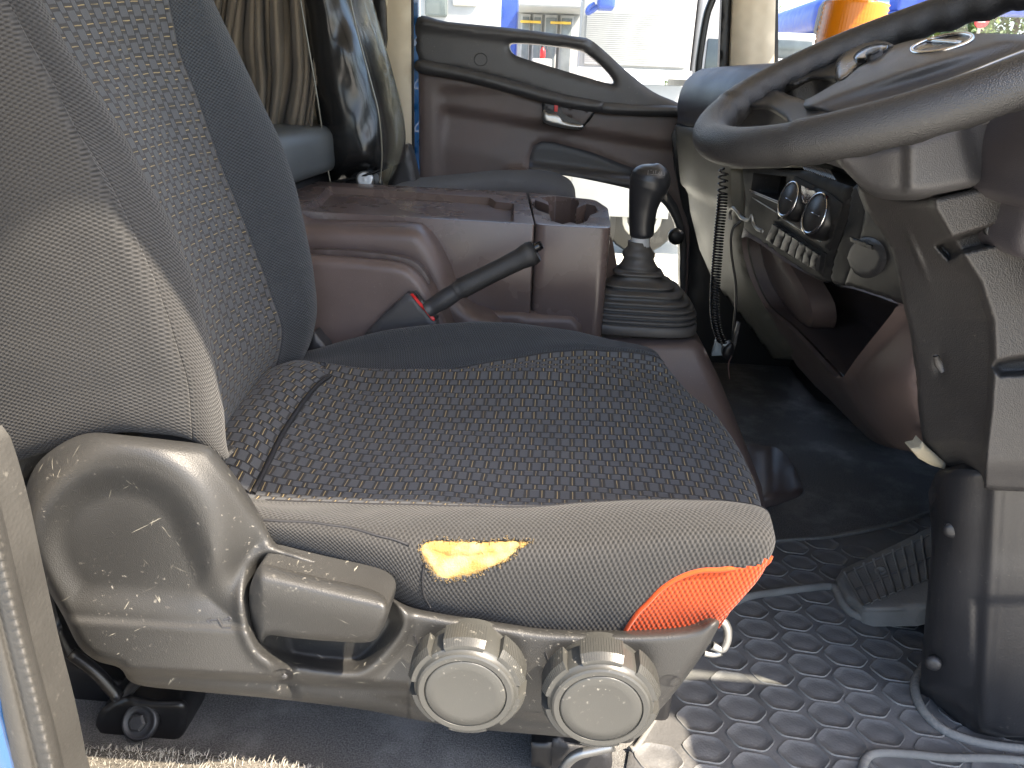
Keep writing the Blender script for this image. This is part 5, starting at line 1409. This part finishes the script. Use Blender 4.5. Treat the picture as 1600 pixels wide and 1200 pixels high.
# white van at the rear left
wv = thing("white_van", "white van with dark side window at the left of the far door window", "van", (ux(700, 7), 7, GZ))
rbox("body", ux(655, 7), ux(752, 7), 7, 9, GZ+.35, 2.4, M_truck, wv, .08, 4)
rbox("side_window", ux(664, 6.98), ux(698, 6.98), 6.97, 7.02, uz(680, 26, 7), uz(680, -40, 7), plain("van_glass", (.10, .12, .125), .1), wv, .02)
rbox("side_window", ux(706, 6.98), ux(744, 6.98), 6.97, 7.02, uz(680, 8, 7), uz(680, -40, 7), M_white, wv, .02)
for x in (ux(664, 7)+.2, ux(745, 7)-.1):
    V, f = disc_lathe([(.34, -.1), (.36, 0), (.33, .09), (.15, .1)], 24, (x, 7.1, GZ+.36), (0, -1, 0)); mk("wheel", V, f, M_black, wv)
# parked white trucks seen between the channels
def hauler(px0, px1, Y, ztop, label, paint, cat="truck", group=None):
    t = thing("parked_truck", label, cat, (ux((px0+px1)/2, Y), Y, GZ), group)
    x0, x1 = ux(px0, Y), ux(px1, Y)
    rbox("cab", x0, x1, Y, Y+2.2, GZ+.5, ztop, paint, t, .1, 4)
    rbox("windscreen", x0+.08*(x1-x0), x0+.92*(x1-x0), Y-.02, Y+.05, ztop-.95, ztop-.3, plain("truck_glass", (.05, .06, .065), .08), t, .03)
    rbox("bumper", x0-.03, x1+.03, Y-.08, Y+.1, GZ+.35, GZ+.7, M_grey, t, .03)
    for x in (x0+.2, x1-.2):
        V, f = disc_lathe([(.40, -.12), (.42, 0), (.38, .1), (.2, .12)], 24, (x, Y+.5, GZ+.42), (0, -1, 0)); mk("wheel", V, f, M_black, t)
    return t
hauler(1086, 1150, 12, 1.9, "white parked truck seen between the black window channels", M_white)
# jeep-like car
jp = thing("parked_car", "boxy pale grey off-road car beyond the windscreen", "car", (ux(1245, 13), 13, GZ))
M_pg = plain("pale_grey_paint", (.42, .43, .43), .35, coat=.4)
jx0, jx1 = ux(1213, 13), ux(1292, 13)
rbox("body", jx0-.1, jx1+.1, 13, 16, GZ+.4, uz(1240, 92, 13), M_pg, jp, .06, 3)
rbox("cabin", jx0, jx1, 13.6, 16, uz(1240, 92, 13), uz(1240, 46, 13), M_pg, jp, .08, 3)
rbox("windscreen", jx0+.1, jx1-.1, 13.56, 13.62, uz(1240, 89, 13), uz(1240, 58, 13), plain("jeep_glass", (.06, .075, .08), .08), jp, .03)
for px_ in (1226, 1280):
    V, f = disc_lathe([(.10, 0), (.09, .03), (.02, .04)], 18, (ux(px_, 13), 13, uz(px_, 118, 13)), (0, -1, 0)); mk("headlight", V, f, M_chrome, jp)
for x in (jx0, jx1):
    V, f = disc_lathe([(.36, -.14), (.38, 0), (.34, .1), (.15, .1)], 24, (x, 13.6, GZ+.38), (0, -1, 0)); mk("wheel", V, f, M_black, jp)
# red lorry far behind
rl_ = thing("red_lorry", "red and white lorry parked far behind the off-road car", "lorry", (ux(1225, 26), 26, GZ))
rbox("load_bed", ux(1205, 26), ux(1245, 26), 26, 29, uz(1225, 42, 26), uz(1225, 30, 26), plain("lorry_red", (.55, .04, .03), .5), rl_, .05)
rbox("cover", ux(1205, 26), ux(1252, 26), 26.1, 29, uz(1225, 30, 26), uz(1225, 18, 26), M_white, rl_, .1)
rbox("chassis", ux(1205, 26), ux(1252, 26), 26.2, 29, GZ+.3, uz(1225, 42, 26), M_grey, rl_, .05)
# blue tarpaulin covered load and kerb mirror
tp = thing("tarp_load", "blue tarpaulin covered load standing behind the amber beacon", "covered load", (ux(1300, 17), 17, GZ))
rbox("tarp", ux(1262, 17), ux(1420, 17), 17, 21, uz(1330, 60, 17), uz(1330, -8, 17), M_blueb, tp, .3, 5)
rbox("flatbed", ux(1255, 17), ux(1430, 17), 17, 21, GZ+.6, uz(1330, 60, 17), M_grey, tp, .05)
mr = thing("kerb_mirror", "grey framed mirror behind the amber beacon", "mirror", tuple(PA(np.array(1330.), np.array(60.), 1, 2.7)))
mfo = [(1283, 60), (1282, 20), (1288, 4), (1300, -2), (1360, -2), (1374, 4), (1379, 20), (1376, 60)]
relief("mirror_frame", mfo, onY(2.62), M_grey, mr, holes=[[(1288, 56), (1287, 20), (1293, 8), (1302, 3), (1358, 3), (1369, 8), (1373, 20), (1371, 56)]], step=6, round_px=3, round_m=.006, depth=.03, n=3)
relief("mirror_glass", [(1288, 56), (1287, 20), (1293, 8), (1302, 3), (1358, 3), (1369, 8), (1373, 20), (1371, 56)], onY(2.64), plain("mirror_silver", (.7, .72, .72), .03, metal=1), mr, step=12, round_px=1, round_m=0, depth=.004, n=3)
ma = P(1330., 58., Y=2.63); tube("mirror_arm", [tuple(ma), (ma[0]+.05, 2.6, ma[2]-.25), (ma[0]+.1, 2.5, ma[2]-.5)], .012, M_black, mr)
# blue lorry roof behind the wheel
b2 = thing("blue_gantry", "bright blue steel gantry beam seen over the steering wheel", "gantry", (ux(1520, 16), 16, GZ))
rbox("beam", ux(1385, 16), ux(1830, 16), 16, 16.5, uz(1560, 22, 16), uz(1560, -40, 16), M_blueb, b2, .05, 4)
for px_ in (1392, 1815): rbox("post", ux(px_, 16)-.12, ux(px_, 16)+.12, 16.05, 16.45, GZ, uz(1560, 22, 16), M_blueb, b2, .02)
tube("brace", [(ux(1428, 15.9), 15.9, uz(1428, 40, 15.9)), (ux(1436, 15.9), 15.9, uz(1436, -40, 15.9))], .03, M_white, b2)

# no entry sign
sg = thing("no_entry_sign", "round red no entry road sign in front of the green trees", "road sign", (ux(1534, 14), 14, GZ))
c = PA(np.array(1534.), np.array(33.), 1, 14); V, f = disc_lathe([(.10, -.01), (.105, 0), (.10, .01)], 28, c, (-.3, -1, 0)); mk("sign_disc", V, f, plain("sign_red", (.6, .02, .03), .4), sg)
rbox("sign_bar", c[0]-.07, c[0]+.07, 13.975, 13.985, c[2]-.02, c[2]+.02, M_white, sg, .003)
tube("sign_post", [(c[0], 14.03, GZ), (c[0], 14.03, c[2]+.1)], .03, M_steel, sg)
# trees
m_, t_, b_ = newmat("leaf_green"); oi = N(t_, "ShaderNodeTexCoord").outputs["Object"]
t_.links.new(mixc(t_, ramp(t_, tex_noise(t_, oi, 1.3, 3), .35, .7), (.045, .09, .018), (.14, .19, .04)), b_.inputs["Base Color"]); b_.inputs["Roughness"].default_value = .6
b_.inputs["Transmission Weight"].default_value = 0
M_leaf = m_; M_bark = plain("bark", (.09, .065, .045), .9)
def tree(x, y, h, r, label, group=None):
    t = thing("broadleaf_tree", label, "tree", (x, y, GZ), group)
    mb = MB(); mb.tube([(x, y, GZ), (x+.05, y, GZ+h*.3), (x-.03, y+.05, GZ+h*.6), (x, y, GZ+h*.85)], [.16, .13, .09, .03], 8)
    for k in range(7):
        a_ = k*2.4; z0 = GZ+h*(.3+.07*k); mb.tube([(x, y, z0), (x+math.cos(a_)*r*.4, y+math.sin(a_)*r*.4, z0+.3), (x+math.cos(a_)*r*.75, y+math.sin(a_)*r*.75, z0+.75)], [.06, .04, .015], 5)
    mb.obj("trunk", M_bark, t, smooth=True)
    V, f = [], []
    cl = [(rng.normal(size=3)*np.array([r*.5, r*.5, h*.2]), rng.uniform(.25, .5)*r) for _ in range(34)]
    for c0, rc in cl:
        for _ in range(110):
            d = rng.normal(size=3); d /= np.linalg.norm(d); p = np.array([x, y, GZ+h*.66])+c0+d*rc*rng.uniform(.5, 1)
            a_ = rng.normal(size=3); a_ /= np.linalg.norm(a_); b__ = np.cross(a_, rng.normal(size=3)); b__ /= np.linalg.norm(b__); s = rng.uniform(.05, .10)
            o = len(V); V += [tuple(p-a_*s), tuple(p+b__*s*.5), tuple(p+a_*s), tuple(p-b__*s*.5)]; f.append((o, o+1, o+2, o+3))
    mk("crown", V, f, M_leaf, t, smooth=False)
tree(ux(1500, 20), 20, 5.0, 1.0, "yellow-green young tree left of the no entry sign", None)
tree(ux(1575, 20.5), 20.5, 5.1, 1.1, "yellow-green young tree right of the no entry sign", None)
tree(ux(1215, 30), 30, 4.1, 1.3, "dark tree far behind the red lorry")
tree(ux(1115, 30), 30, 4.6, 1.4, "dark tree above the white truck between the window channels")
tree(ux(1455, 22), 22, 4.4, .9, "bushy young tree behind the steering wheel rim")
# pale warehouse closing the far side
wh = thing("warehouse", "long pale warehouse closing the far side of the yard", "building", (4, 40, GZ))
rbox("wall", -30, 34, 40, 60, GZ, 3.2, M_wallg, wh, .05)
rbox("roof", -31, 35, 39.5, 61, 3.2, 3.5, plain("roof_grey", (.5, .52, .55), .5), wh, .05)
for k in range(12): rbox("shutter_door", -24+4.5*k, -21+4.5*k, 39.95, 40.0, GZ, 2.2, plain("shutter", (.55, .57, .6), .5), wh, .02)
